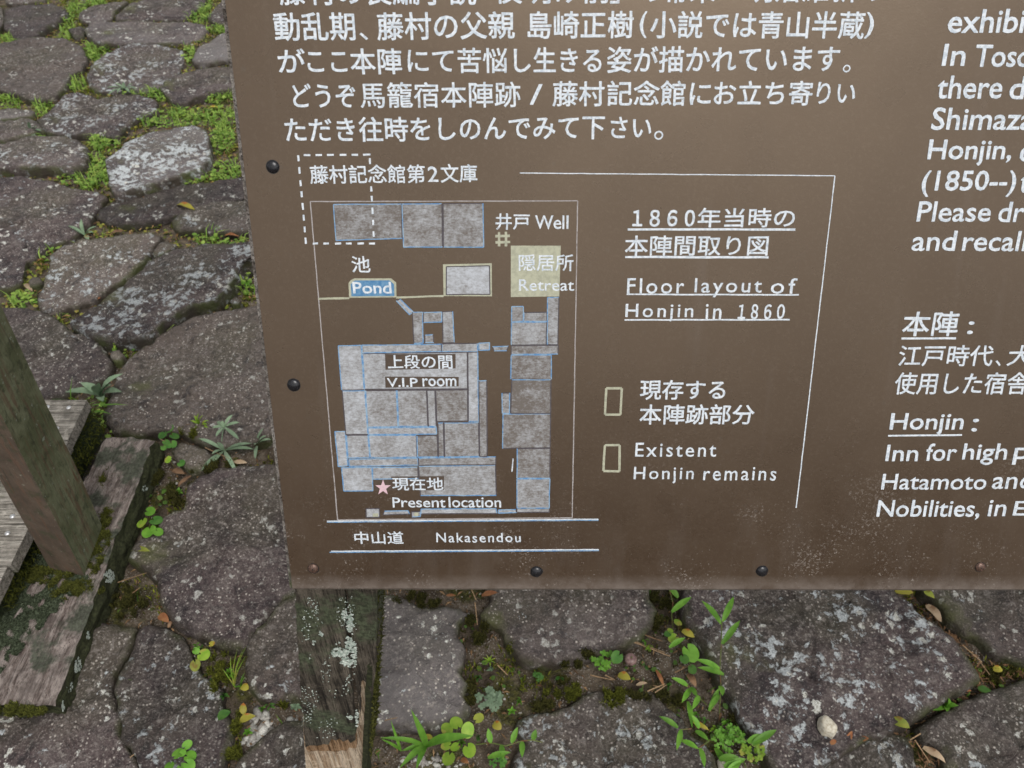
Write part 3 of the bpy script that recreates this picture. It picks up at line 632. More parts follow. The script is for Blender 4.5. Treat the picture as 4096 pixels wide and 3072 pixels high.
# on the beam's outer side
bd = (bt[2]-bt[1]); bd /= np.linalg.norm(bd); bs = np.cross(bd, GN); bs *= np.sign(bs[0])
def beamside(x, y):
    r = ray(x, y); q = bt[1]; t = np.dot(q-CAM, bs)/np.dot(r, bs); return CAM+r*t
fl = []
for a in [('C',800,1300,38,50,50),('C',1130,500,22,22,14),('C',1055,650,30,24,16),('D',570,720,28,60,50),('D',510,880,24,40,22),('D',645,500,12,28,14),('D',465,1020,10,40,14),('D',810,70,40,50,40)]:
    fl += [beamside(*q) for q in blob(*a)]
link('lichen', flakes(fl, bs, .003), M['lichen'], beam, kind='stuff')

# ================================================================== THE SIGN
sign = thing('information_board', 'brown information board with hand painted Japanese and English text on a cracked wooden post', 'sign', G(1350, 3072))
XR, YT = 7200, -1100        # the board goes on to the right of and above the frame
k = NT('brown enamelled sheet', .30, 1.0)
k.b.inputs['IOR'].default_value = 1.57; k.b.inputs['Specular Tint'].default_value = (1, .80, .60, 1); bz = k.attr('low'); c = k.mix(k.ramp(k.noise(6, 3), .35, .65), (.044,.027,.017), (.058,.038,.025))
c = k.mix(k.ramp(k.noise(1.0, 3, .5, k.map((28, 2.2, 2.2))), .62, .85, 0, .14), c, (.26,.25,.25))      # run-off streaks
c = k.mix(k.math('MULTIPLY', k.ramp(k.vor(55), .16, .07), k.ramp(k.noise(12), .5, .6)), c, (.055,.04,.03))
sp = k.ramp(k.math('ADD', k.noise(420, 4, .75), k.math('MULTIPLY', k.noise(14, 4, .6), .55)), .91, .96)
c = k.mix(k.math('MULTIPLY', sp, k.ramp(bz, .0, 1.0, .02, .9)), c, (.30,.265,.235))
c = k.mix(k.ramp(k.noise(300, 3, .7), .5, .75, 0, .3), c, (.11,.085,.065))
hz_ = k.math('MULTIPLY', k.ramp(k.noise(1.0, 5, .7, k.map((30, 8, 8))), .5, .68), k.ramp(bz, .25, 1.0, 0, .14)); c = k.mix(hz_, c, (.20,.18,.165))
c = k.mix(k.math('MULTIPLY', k.attr('edge'), k.ramp(k.noise(60, 4, .7), .3, .6, .2, .8)), c, (.19,.16,.14))  # pale lower edge: wear, with the lip's sheen painted into the colour
k.color(c); k.put(k.b.inputs['Roughness'], k.ramp(k.noise(25, 4), .3, .7, .24, .36)); k.bump(k.noise(700, 2), .12, .0006); M['sheet'] = k.m
M['backing'] = wood_material('weathered plywood edge', (.12,.10,.085), (.34,.31,.28), (0,0,math.pi/2), .1, gs=(10, 200, 200))
# sheet: a grid so that dirt can be told by height above the lower edge
le = lambda y: 900 + (y-0)*.1145                      # left edge of the sheet in the survey
def bot(x): return 2352 + 4*math.sin(max(0, min(1, (x-1100)/3000))*math.pi) - max(0, x-3000)*.004
xs = np.linspace(0, 1, 60); ys = np.linspace(0, 1, 50)**.8
V = []; low = []; edge = []
for b_ in ys:
    for a in xs:
        y = YT+(bot(1100+a*3000)-YT)*b_; x = le(y)+(XR-le(y))*a; V.append(P(x, y)); low.append(max(0, (y-1500)/850)**1.7 if y > 1500 else 0); edge.append(1. if y > 2342 else 0.)
n0 = len(V); nx_, ny_ = 60, 50; Fc = []
for j in range(ny_-1):
    for i in range(nx_-1): a = j*nx_+i; Fc.append((a, a+nx_, a+nx_+1, a+1))
# rolled lower lip and left return
for j, (dy, h) in enumerate(((4, -.0012), (5, -.004))):
    for i, a in enumerate(xs): x = 1100; y = bot(1100+a*3000)+dy; V.append(P(le(y)+(XR-le(y))*a, y, h)); low.append(1); edge.append(1)
for i in range(nx_-1):
    a = (ny_-1)*nx_+i; Fc.append((a, n0+i, n0+i+1, a+1)); Fc.append((n0+i, n0+nx_+i, n0+nx_+i+1, n0+i+1))
me = mesh(V, Fc, smooth=False)
for nm, d in (('low', low), ('edge', edge)): at = me.attributes.new(nm, 'FLOAT', 'POINT'); at.data.foreach_set('value', d)
sheet = part('panel', me, M['sheet'], sign)
# plywood behind, a few millimetres proud on the left
bk = [P(le(YT)-17, YT, -.0035), P(le(2352)-10, 2352, -.0035), P(XR+10, 2350, -.0035), P(XR+10, YT, -.0035)]
V, Fc = prism(bk, [p-PN*.018 for p in bk]); me = mesh(V, Fc); part('backing_board', me, M['backing'], sign)

# screws
def screw_mat(name, c, met=.6, rough=.25):
    k = NT(name, rough, .6); k.b.inputs['Metallic'].default_value = met; k.color(k.mix(k.ramp(k.noise(700, 3), .45, .65), c, tuple(min(1, q*2.2) for q in c))); return k.m
M['screw_black'] = screw_mat('black screw', (.012,.012,.014), .2, .22); M['screw_rust'] = screw_mat('browned screw', (.10,.06,.045), .5, .4); M['slot'] = screw_mat('screw slot', (.004,.004,.004), 0, .6)
for (x, y, r, m, lab) in ((1091,667,25,'screw_black','black cross-head screw'),(1175,1540,25,'screw_black','black cross-head screw'),(1253,2274,21,'screw_rust','browned screw'),
                     (2146,2287,23,'screw_black','black cross-head screw'),(3048,2284,23,'screw_black','black cross-head screw'),(3921,2268,20,'screw_rust','browned screw')):
    c_ = P(x, y, .0003); R_ = abs(P(x+r, y)[0]-P(x, y)[0]); V, Fc = dome(c_, PN, R_, R_*.5, 24, 7); mi = [0]*len(Fc)
    # washer lip
    a0 = random.uniform(0, 1.5); u = PR; v = np.cross(PN, u)
    for t in (a0, a0+math.pi/2):
        d = u*math.cos(t)+v*math.sin(t); e = np.cross(PN, d); o = len(V); q = R_*.5
        V += [c_+d*q-e*R_*.09+PN*R_*.42, c_+d*q+e*R_*.09+PN*R_*.42, c_+e*R_*.11+PN*R_*.515, c_-e*R_*.11+PN*R_*.515, c_-d*q+e*R_*.09+PN*R_*.42, c_-d*q-e*R_*.09+PN*R_*.42]
        Fc += [(o, o+1, o+2, o+3), (o+3, o+2, o+4, o+5)]; mi += [1, 1]
    ring = [c_+(u*math.cos(a*.35)+v*math.sin(a*.35))*R_*(1.10+.10*mn.noise(Vector((a, x*.01, 1))))-PN*.0002 for a in range(18)]
    o = len(V); V += [q_+PN*.0003 for q_ in ring]+[c_+PN*.0001]; Fc += [(o+a, o+(a+1) % 18, o+18) for a in range(18)]; mi += [1]*18
    me = mesh(V, Fc, mi, smooth=True); part('screw', me, [M[m], M['slot']], sign, label=lab)

# ---- paint
def paint(name, c1, c2, wear=.5, brown=(.10,.073,.052), rough=.6, sc=300, st_=(1,1,1), lo=.42, hi=.62):
    k = NT(name, rough, .3); n1 = k.noise(sc, 4, .7, k.map(st_)); c = k.mix(k.ramp(n1, lo, hi), c1, c2)
    n2 = k.noise(sc*.5, 5, .75, k.map(loc=(3,3,3))); c = k.mix(k.ramp(n2, .56+(.5-wear)*.2, .66+(.5-wear)*.2, 0, wear), c, brown); k.color(c); return k.m
M['white'] = paint('white sign paint', (.74,.78,.82), (.50,.56,.62), .42, (.20,.17,.15), sc=330)
M['line'] = paint('thin grey paint line', (.40,.37,.36), (.30,.27,.26), .5)
M['blue'] = paint('blue outline paint', (.10,.25,.48), (.28,.40,.52), .35, (.08,.07,.07), sc=200, lo=.4, hi=.6)
M['olive_p'] = paint('pale olive paint', (.46,.46,.34), (.36,.36,.27), .12, sc=240)
M['pond'] = paint('pond blue paint', (.07,.20,.38), (.15,.30,.46), .3, sc=260)
M['pink'] = paint('pink paint', (.72,.50,.54), (.62,.44,.48), .1)
M['box'] = paint('brown label ground', (.075,.054,.040), (.095,.068,.05), .1)
M['ink'] = paint('dark outline paint', (.07,.06,.065), (.10,.09,.10), .2)
# rooms: thin grey-white paint, worn differently in each
k = NT('thin grey room paint', .6, .25); r = k.attr('wear', 'OBJECT')
n1 = k.noise(60, 4, .6, k.map(loc=(1,2,3))); n2 = k.noise(1.0, 4, .8, k.map((250, 620, 620))); n4 = k.noise(260, 4, .8)
v = k.math('ADD', k.math('ADD', k.math('MULTIPLY', n1, .34), k.math('MULTIPLY', n2, .42)), k.math('MULTIPLY', n4, .36))
v = k.math('ADD', v, k.math('ADD', k.math('MULTIPLY', r, -.15), -.012))
k.color(k.mix(k.ramp(v, .36, .50), (.15,.13,.115), k.mix(k.ramp(v, .50, .64), (.32,.32,.325), (.50,.52,.555)))); M['room'] = k.m

def poly_p(pts, h): return [P(x, y, h) for x, y in pts]
def strip(a, b, wpx, h):
    a = np.array(a, float); b = np.array(b, float); d = b-a; L = np.linalg.norm(d); e = np.array([-d[1], d[0]])/L*wpx/2
    n = max(1, int(L/40)); V = []; Fc = []
    for i in range(n+1):
        q = a+d*i/n; w_ = 1+.25*mn.noise(Vector((q[0]*.05, q[1]*.05, 2))); j = np.array([mn.noise(Vector((q[0]*.02, q[1]*.02, 5))), mn.noise(Vector((q[0]*.02, q[1]*.02, 8)))])*1.2
        V += [P(*(q+e*w_+j), h), P(*(q-e*w_+j), h)]
    for i in range(n): Fc.append((2*i, 2*i+1, 2*i+3, 2*i+2))
    return V, Fc
def strips(segs, h):
    V, Fc = [], []
    for i_, (a, b, w_) in enumerate(segs):
        v, f = strip(a, b, w_, h+.00005*(i_ % 4)); o = len(V); V += v; Fc += [tuple(q+o for q in g) for g in f]
    return mesh(V, Fc)
def loop(pts, w_): return [(pts[i], pts[(i+1) % len(pts)], w_) for i in range(len(pts))]
# frame of the plan (the part) and everything drawn in it (sub-parts)
fr = zz('L', [(155,385),(1975,380)]) + zz('H', [(1915,1330),(185,1345)])
plan = part('floor_plan', strips(loop(fr, 4.5), .0003), M['line'], sign, label='thin grey frame of the painted floor plan')
def sub(name, me, mat, **kw): return part(name, me, mat, plan, **kw)
def room(k_, pts, wear=.5, border='blue', hh=.0004):
    pts = zz(k_, pts); V = poly_p(pts, hh); Fc = [tuple(range(len(pts)))]
    mi = [0]
    for i_, (a, b, w_) in enumerate(loop(pts, 4.2)):
        v, f = strip(a, b, w_, hh+.0002+.00004*(i_+4*(len(plan.children) % 3))); o = len(V); V += v; Fc += [tuple(q+o for q in g) for g in f]; mi += [1 if random.random() < .6 else 2]*len(f)
    me = mesh(V, Fc, mi); o = sub('room', me, [M['room'], M[border], M['ink']]); o['wear'] = float(wear)
room('L', [(312,405),(775,402),(780,635),(330,650)], .85)
room('L', [(780,402),(1050,400),(1055,695),(790,695)], .72); room('L', [(1058,400),(1330,397),(1335,695),(1062,695)], .6)
for p_, w_ in (([(740,1060),(765,1048),(855,1135),(830,1155)], .2), ([(850,1138),(920,1138),(922,1348),(860,1350)], .6), ([(925,1140),(1050,1137),(1050,1205),(925,1208)], .5), ([(1055,1135),(1125,1132),(1135,1345),(1058,1348)], .4),
               ([(935,1295),(990,1290),(995,1345),(935,1345)], .5), ([(1525,1100),(1605,1098),(1605,1200),(1525,1203)], .55), ([(1610,1140),(1765,1138),(1765,1200),(1608,1200)], .55), ([(1770,1037),(1848,1037),(1840,1360),(1768,1358)], .5), ([(1525,1208),(1765,1205),(1760,1360),(1522,1362)], .45)):
    room('L', p_, w_)
for p_, w_ in (([(1225,42),(1305,38),(1305,92),(1228,95)], .4), ([(1325,68),(1445,65),(1432,98),(1338,98)], .6), ([(1465,60),(1812,58),(1810,122),(1465,125)], .7), ([(1465,130),(1762,128),(1760,308),(1462,308)], .9),
    ([(1470,313),(1758,312),(1756,560),(1462,560)], 1.1), ([(1398,410),(1455,408),(1452,560),(1400,560)], .75), ([(1405,565),(1756,563),(1752,812),(1402,818)], .9), ([(1510,820),(1752,818),(1750,1038),(1508,1038)], .8),
    ([(1508,1043),(1750,1042),(1745,1258),(1508,1258)], .45), ([(1508,1262),(1745,1262),(1745,1288),(1505,1290)], .2),
    ([(190,60),(358,58),(380,385),(215,388)], .05), ([(362,57),(950,50),(952,102),(368,114)], .2), ([(955,48),(1215,43),(1218,103),(955,103)], .15), ([(1145,108),(1218,108),(1225,618),(1150,618)], .1),
    ([(370,120),(1140,108),(1142,378),(385,382)], .1), ([(220,395),(385,392),(408,715),(245,715)], .15), ([(392,392),(618,390),(630,658),(408,660)], .4), ([(625,390),(840,388),(850,655),(635,655)], .45),
    ([(845,390),(902,388),(912,655),(855,655)], .3), ([(908,388),(1142,385),(1145,615),(918,620)], .75), ([(410,668),(912,662),(915,712),(412,715)], .3), ([(250,722),(408,720),(422,885),(262,888)], .2),
    ([(415,722),(765,720),(770,882),(428,885)], .25), ([(770,725),(918,722),(925,880),(775,882)], .9), ([(925,632),(965,630),(970,878),(930,878)], .8), ([(972,632),(1225,628),(1228,878),(975,880)], .7),
    ([(1228,320),(1285,318),(1288,878),(1232,878)], .7), ([(165,695),(240,692),(260,945),(190,952)], .05), ([(268,898),(775,890),(780,940),(270,950)], .35), ([(782,890),(1352,880),(1352,938),(782,942)], .5),
    ([(215,960),(438,958),(445,1130),(230,1132)], .1), ([(442,958),(775,955),(780,1040),(445,1045)], .35), ([(782,950),(1350,942),(1355,1165),(795,1165)], .4), ([(800,1265),(1355,1262),(1358,1298),(800,1300)], .1),
    ([(1372,1272),(1500,1268),(1503,1290),(1370,1295)], .2), ([(395,1262),(495,1260),(495,1325),(395,1328)], .2), ([(530,1280),(705,1278),(715,1302),(520,1308)], .2), ([(730,1285),(795,1283),(795,1320),(733,1322)], .3)):
    room('H', p_, w_)
def flat(name, k_, pts, mat, h=.0005, **kw): return sub(name, mesh(poly_p(zz(k_, pts), h), [tuple(range(len(pts)))]), M[mat], **kw)
flat('gate_mark', 'H', [(445,1298),(485,1296),(485,1323),(445,1324)], 'olive_p', .0008); flat('gate_mark', 'H', [(750,1291),(780,1290),(780,1316),(750,1317)], 'olive_p', .0008)
flat('retreat_ground', 'L', [(1520,685),(1860,685),(1850,1030),(1520,1035)], 'olive_p')
flat('pond_rim', 'L', [(430,920),(455,908),(705,908),(740,935),(742,1037),(420,1040),(415,940)], 'olive_p'); flat('pond', 'L', [(445,930),(460,922),(695,921),(725,948),(728,1028),(435,1030),(430,948)], 'pond', .0007)
for g_ in ((z('L',210,1046), z('L',420,1043), 8), (z('L',740,1038), z('L',1062,1027), 8)): sub('garden_wall', strips([g_], .0005), M['olive_p'])
flat('storehouse_wall', 'L', [(1058,812),(1390,805),(1392,1030),(1062,1028)], 'olive_p'); room('L', [(1082,828),(1375,822),(1378,1016),(1080,1018)], -.1, 'ink', .0007)
sub('well_mark', strips([(z('L',1440,592), z('L',1440,690), 10), (z('L',1487,590), z('L',1487,690), 10), (z('L',1415,620), z('L',1513,618), 10), (z('L',1415,662), z('L',1515,660), 10)], .0005), M['olive_p'])
for k_, pts in (('H', [(535,122),(1055,122),(1055,228),(538,238)]), ('H', [(535,288),(1078,290),(1078,360),(538,370)]), ('H', [(580,1025),(970,1022),(968,1125),(582,1128)]), ('H', [(455,1042),(582,1040),(582,1128),(455,1130)])):
    flat('label_ground', k_, pts, 'box', .0008)
star = []
for i in range(10):
    a = math.pi/2+i*math.pi/5; r_ = 60 if i % 2 == 0 else 24; star.append((520+r_*math.cos(a), 1108-r_*math.sin(a)))
c0 = (520,1108); sv = poly_p(zz('H', [c0]+star), .0011); sub('star', mesh(sv, [(0, 1+i, 1+(i+1) % 10) for i in range(10)]), M['pink'])
# dashed rectangle
ds = []
for a, b in ((110,155),(190,235),(270,315),(355,400),(435,480),(515,565)): ds.append((z('L',a,69-(a-110)*.008), z('L',b,69-(a-110)*.01), 8))
for a, b in ((172,206),(243,282),(323,365),(398,436),(475,520),(555,595)): ds.append((z('L',a,671), z('L',b,670), 8))
for a, b in ((70,110),(150,195),(240,280),(315,355),(395,440),(475,515),(555,595),(630,672)): ds.append((z('L',72+(a-70)*.09,a), z('L',72+(b-70)*.09,b), 8))
for a, b in ((90,130),(280,315),(345,385),(425,470),(510,545),(588,625)): ds.append((z('L',560+(a-90)*.052,a), z('L',560+(b-90)*.052,b), 8))
sub('dashed_outline', strips(ds, .0009), M['white'])
sub('road_line', strips([(z('H',105,1354), z('H',2108,1340), 4)], .0007), M['white']); sub('road_line', strips([(z('H',135,1576), z('H',2110,1563), 4)], .0007), M['white'])
sub('road_edge', strips([(z('H',105,1362), z('H',2108,1348), 4)], .0005), M['blue']); sub('road_edge', strips([(z('H',125,1584), z('H',2113,1571), 4)], .0005), M['blue'])
part('border_line', strips([((2079,692),(3340,703),4),((3340,703),(3185,2032),4.4)], .0004), M['white'], sign)
sub('paint_scratch', strips([(z('H',1480,893), z('H',1470,990), 5)], .0006), M['white'])
for o_ in ([(142,1005),(228,1005),(222,1142),(136,1142)], [(135,1275),(218,1275),(216,1410),(128,1410)]):
    part('key_box', strips([(a, b, 9) for a, b, _ in loop(zz('K', [(x+(6 if i in (0,3) else -6), y+(6 if i < 2 else -6)) for i, (x, y) in enumerate(o_)]), 9)], .0004), M['olive_p'], sign)
for a, b, w_ in ((z('K',250,258), z('K',1045,258), 9), (z('K',238,389), z('K',918,390), 9), (z('K',245,566), z('K',1062,568), 6), (z('K',235,687), z('K',1018,686), 6), ((3606,1354),(3824,1353),8), ((3552,1743),(3848,1740),7)):
    part('underline', strips([(a, b, w_)], .0005), M['white'], sign)

VPX, VPY = 2148., 10906.
def text(s, x0, x1, yt, yb, mode='jp', yb2=None, yt2=None, off=.014, h=.0010, name='lettering', sp=1.0):
    cjk = True; off *= 1.0 if any(ord(q) > 255 for q in s) else 1.2
    c = bpy.data.curves.new('t', 'FONT'); c.body = s; c.offset = 0 if cjk else off; c.space_character = sp; c.resolution_u = 3
    o = bpy.data.objects.new('t', c); COL.objects.link(o); bpy.context.view_layer.update()
    dg = bpy.context.evaluated_depsgraph_get(); me = bpy.data.meshes.new_from_object(o.evaluated_get(dg))
    bpy.data.objects.remove(o); bpy.data.curves.remove(c)
    co = np.zeros(len(me.vertices)*3); me.vertices.foreach_get('co', co); co = co.reshape(-1, 3)
    if mode == 'jp': u = (co[:,0]-.045)/(len(s)-.09); v = (co[:,1]+.085)/.92
    else: u = (co[:,0]-co[:,0].min())/np.ptp(co[:,0]); v = (co[:,1]-co[:,1].min())/np.ptp(co[:,1])
    yb2 = yb if yb2 is None else yb2; yt2 = yt+(yb2-yb) if yt2 is None else yt2
    B = yb+(yb2-yb)*u; T = yt+(yt2-yt)*u; Y = B+(T-B)*v; ym = (B+T)/2
    X = x0+(x1-x0)*u; X = VPX+(X-VPX)*(VPY-Y)/(VPY-ym)
    for i in range(len(co)):
        q = Vector((X[i]*.045, Y[i]*.045, 1.)); X[i] += mn.noise(q)*1.9; Y[i] += mn.noise(q+Vector((7,7,7)))*1.9
        co[i] = P(X[i], Y[i], h)
    if cjk:
        fcs = [tuple(p_.vertices) for p_ in me.polygons]; n_ = len(co); V = []; Fc = []; px = (yb-yt)*off*.95*(.8 if mode == 'ink' else 1)
        for j, (ox, oy) in enumerate(((0,0),(1,0),(-1,0),(0,1),(0,-1),(.7,.7),(-.7,.7),(.7,-.7),(-.7,-.7))):
            sh_ = P(2048+ox*px, 1200+oy*px)-P(2048, 1200); V += list(co+sh_+PN*.000006*j); Fc += [tuple(q+j*n_ for q in g) for g in fcs]
        me = mesh(V, Fc)
    else:
        me.vertices.foreach_set('co', co.ravel()); me.update()
    lo = part(name, me, M['white'], sign); lo['label'] = 'painted text reading "%s"' % s
    return lo
def T(k_, s, x0, x1, yt, yb, mode='jp', **kw):
    a = z(k_, x0, yt); b = z(k_, x1, yb); sc = ZS[k_][2]
    if 'yb2' in kw: kw['yb2'] = z(k_, 0, kw['yb2'])[1]
    return text(s, a[0], b[0], a[1], b[1], mode, **kw)
# top row, cut by the edge of the frame
text('藤村の長編小説', 1118, 1902, -90, 20); text('「', 1922, 1950, -92, -20, 'ink'); text('夜明け前', 1978, 2440, -92, 14); text('」の幕末', 2445, 2860, -94, 12); text('・明治維新の', 2880, 3540, -96, 9)
text('動乱期', 1097, 1422, 52, 163, yb2=161); text('、', 1438, 1472, 131, 160, 'ink'); text('藤村の父親', 1510, 2056, 52, 161, yb2=154, yt2=47); text('島崎正樹', 2106, 2532, 48, 155, yb2=152)
text('(', 2561, 2586, 47, 151, 'ink'); text('小説では青山半蔵', 2605, 3456, 46, 152, yb2=154); text(')', 3463, 3494, 50, 152, 'ink')
text('が', 1110, 1218, 196, 295); text('ここ', 1218, 1398, 196, 293); text('本陣', 1403, 1605, 195, 296); text('にて苦悩', 1623, 2028, 193, 292, off=.012); text('し生きる', 2039, 2415, 191, 291); text('姿が描かれています', 2430, 3360, 188, 291, yb2=286); text('。', 3372, 3402, 259, 290, 'ink')
text('どうぞ', 1160, 1424, 334, 433); text('馬籠宿本陣跡', 1442, 2079, 332, 432, yb2=428, off=.010); text('/', 2119, 2169, 338, 418, 'ink'); text('藤村', 2213, 2415, 327, 425); text('記念館に', 2430, 2850, 325, 423); text('お立ち寄', 2850, 3250, 325, 421); text('りい', 3254, 3424, 324, 418)
text('ただき往時', 1135, 1630, 471, 568, yb2=566); text('をしのんでみて下', 1638, 2419, 468, 564, yb2=556); text('さい', 2434, 2608, 464, 556); text('。', 2617, 2653, 523, 559, 'ink')
T('L','藤村記念館第', 155, 935, 141, 264, yb2=258); T('L','2', 955, 1025, 147, 250, 'ink'); T('L','文庫', 1045, 1290, 133, 254)
T('L','井戸', 1415, 1650, 468, 576); T('L','Well', 1685, 1910, 480, 572, 'ink'); T('L','隠居所', 1570, 1945, 745, 857); T('L','Retreat', 1575, 1950, 915, 992, 'ink'); T('L','池', 438, 560, 758, 868); T('L','Pond', 447, 705, 934, 1010, 'ink', off=.03)
T('H','上段の間', 555, 1035, 130, 230, off=.02); T('H','V.I.P', 550, 775, 300, 364, 'ink', off=.03); T('H','room', 812, 1060, 302, 360, 'ink', off=.03); T('H','現在地', 592, 962, 1034, 1126, off=.02)
T('H','Present', 590, 980, 1180, 1252, 'ink', off=.022); T('H','location', 1005, 1390, 1176, 1252, 'ink', off=.022); T('H','中山道', 303, 668, 1432, 1522, off=.02); T('H','Nakasendou', 915, 1535, 1441, 1510, 'ink', off=.018, sp=1.2)
T('K','１８６０', 258, 582, 158, 250, 'jp', off=.026); T('K','年当時の', 582, 1048, 158, 248); T('K','本陣間取り図', 238, 920, 288, 382); T('K','Floor', 248, 517, 490, 562, 'ink', sp=1.22, off=.011); T('K','layout', 568, 885, 490, 578, 'ink', sp=1.22, off=.011); T('K','of', 930, 1050, 490, 562, 'ink', sp=1.22, off=.011)
T('K','Honjin', 240, 560, 611, 694, 'ink', sp=1.22, off=.011); T('K','in', 620, 695, 613, 684, 'ink', sp=1.22, off=.011); T('K','１８６０', 762, 1004, 606, 689, 'jp', off=.022)
T('K','現存する', 311, 724, 973, 1064, off=.018); T('K','本陣跡部分', 308, 848, 1090, 1182, off=.018); T('K','Existent', 287, 670, 1270, 1336, 'ink', sp=1.22, off=.011); T('K','Honjin', 280, 562, 1384, 1461, 'ink', sp=1.22, off=.011); T('K','remains', 610, 955, 1386, 1448, 'ink', sp=1.22, off=.011)
EN = dict(off=.010)
for s, x0, x1, a, b in (('exhibi',3796,4098,38,131),('In',3774,3862,177,262),('Toso',3902,4126,180,267),('there',3752,4010,304,394),('d',4042,4099,306,395),('Shimaza',3730,4136,431,519),
    ('Honjin,',3714,4046,560,661),('d',4083,4138,560,646),('(1850--)',3689,4062,683,786),('t',4082,4116,698,771),('Please',3672,3964,807,886),('dr',3997,4098,808,887),('and',3652,3824,924,1003),('recall',3854,4106,925,1004),
    (':',3872,3894,1286,1336),('、',3981,4003,1441,1465),('Honjin',3562,3853,1654,1738),(':',3889,3911,1675,1725),('Inn',3546,3674,1780,1844),('for',3706,3826,1775,1843),('high',3852,4027,1775,1858),('p',4054,4117,1792,1858),
    ('Hatamoto',3529,3947,1896,1958),('and',3973,4130,1886,1955),('Nobilities,',3510,3920,2001,2077),('in',3956,4026,2001,2064),('E',4057,4104,2005,2062)):
    text(s, x0, x1, a, b, 'ink', off=.019)
text('本陣', 3614, 3832, 1248, 1344, off=.018); text('江戸時代', 3597, 3970, 1382, 1464); text('大', 4034, 4130, 1382, 1464); text('使用した宿舎', 3582, 4112, 1491, 1577)

# ---- the sign's post: a grey weathered shell round paler wood, cracked and broken off low down
M['post_grey'] = wood_material('weathered lichened post', (.045,.037,.028), (.16,.135,.105), (0, math.pi/2, 0), .34, (.050,.060,.035), gs=(9, 200, 200))
M['post_fresh'] = wood_material('fresh broken wood', (.46,.31,.19), (.80,.66,.50), (0, math.pi/2, 0), -.6, gs=(7, 320, 320))
pd = camdir(1315-2048, 5026-1536)           # down along the post
yw = np.array([0, 1., 0]); yw = yw-pd*np.dot(yw, pd); yw /= np.linalg.norm(yw)      # back, away from the reader
pf = np.cross(pd, yw); pf *= np.sign(pf[0])                                          # to the right across the face
Q0 = CAM + ray(1350, 2359)*.845
def PF(x, y, back=0.0):
    n_ = yw; r = ray(x, y); t = np.dot(Q0+yw*back-CAM, n_)/np.dot(r, n_); return CAM+r*t
def slab(pts, back, thick, cuts=3, amp=.0018, sd=0):
    top_ = [PF(x, y, back) for x, y in pts]; V, Fc = prism(top_, [p+yw*thick for p in top_]); return subdiv_noise(mesh(V, Fc), cuts, amp, 60, sd)
def along(p, L_): return p+pd*L_
# paler core
cL, cR = PF(1186, 2320, .010), PF(1498, 2320, .010); cT = [cL-pd*.1, cR-pd*.1, cR-pd*.1+yw*.062, cL-pd*.1+yw*.062]
V, Fc = prism(cT, [p+pd*1.32 for p in cT]); me = mesh(V, Fc); subdiv_noise(me, 4, .0015, 30)
post = part('post', me, M['post_fresh'], sign, label='square wooden post, grey and lichened with a fresh pale break near the bottom')
part('post_shell', slab([(1176,2290),(1376,2290),(1384,2500),(1400,2700),(1418,2850),(1424,2930),(1420,2962),(1402,2972),(1392,2958),(1372,2966),(1356,2950),(1342,2962),(1326,2955),(1312,2975),(1292,2972),(1268,2985),(1240,2982),(1222,2988),(1210,2850),(1196,2650),(1184,2450)], 0, .06, 4), M['post_grey'], sign, label='weathered left half of the post face above the break')
M['post_orange'] = wood_material('orange brown split wood', (.20,.11,.05), (.48,.31,.18), (0, math.pi/2, 0), -.6, gs=(7, 300, 300))
part('splinter', slab([(1226,2930),(1420,2930),(1428,2975),(1424,2996),(1398,2990),(1388,3002),(1370,3001),(1352,3006),(1310,3004),(1268,3003),(1240,3006),(1226,3000)], .0035, .05, 3), M['post_orange'], sign, label='orange brown splintered edge of the break')
part('post_shell', slab([(1388,2290),(1512,2290),(1508,2500),(1500,2660),(1494,2740),(1487,2790),(1478,2760),(1468,2735),(1452,2722),(1440,2735),(1441,2800),(1440,2860),(1428,2760),(1412,2660),(1398,2500)], 0.001, .07, 4, sd=5), M['post_grey'], sign, label='weathered right strip of the post face beside the split')
part('crack_shade', slab([(1362,2290),(1400,2290),(1410,2500),(1424,2700),(1438,2880),(1426,2900),(1408,2860),(1386,2600)], .008, .03, 2), M['soil'], sign, label='dark insert for the shade in the split between the two halves of the post')  # dark slab added behind the gap as the shade inside the split
# side skin, mossy
sd_t = [PF(1512, 2290, .004), PF(1512, 2290, .088)]
V = []; 
sk = [PF(1513, 2290, .002), PF(1480, 3060, .002)]
top_ = [sk[0], sk[0]+yw*.086, sk[1]+yw*.086+pd*.6, sk[1]+pd*.6]; V, Fc = prism(top_, [p-pf*.007 for p in top_]); me = mesh(V, Fc); subdiv_noise(me, 5, .004, 40)
part('side_skin', me, M['beam_side'], sign)
mp = []
for _ in range(1500):
    a = random.random(); p = sk[0]+(sk[1]-sk[0])*a + yw*random.uniform(.005, .085); mp.append(p)
V, Fc, Cc = tufts(np.array(mp), .006, .0022, 1.5, cols(len(mp), (.03,.034,.012), (.12,.12,.03))); part('moss', fast_mesh('moss', V, Fc, Cc), M['moss'], post, kind='stuff')
fl = []
for a in [('E',515,345,18,34,24),('E',555,400,22,70,70),('E',545,560,24,60,60),('E',480,620,58,36,90),('E',530,690,42,34,60),('E',585,640,14,90,40),('E',555,1100,22,12,16),('E',605,1100,8,70,24),('E',340,480,14,20,8),('E',290,540,12,30,8)]:
    fl += [PF(*q, -.0012) for q in blob(*a)]
part('lichen', flakes(fl, -yw, .0022), M['lichen'], post, kind='stuff')
fl = []
for _ in range(900):
    x, y = z('E', random.uniform(190, 600), random.uniform(200, 1250))
    if mn.noise(Vector((x*.02, y*.008, 3))) > .05: fl.append(PF(x, y, -.0012))
part('lichen', flakes(fl, -yw, .0011), M['lichen'], post, kind='stuff')
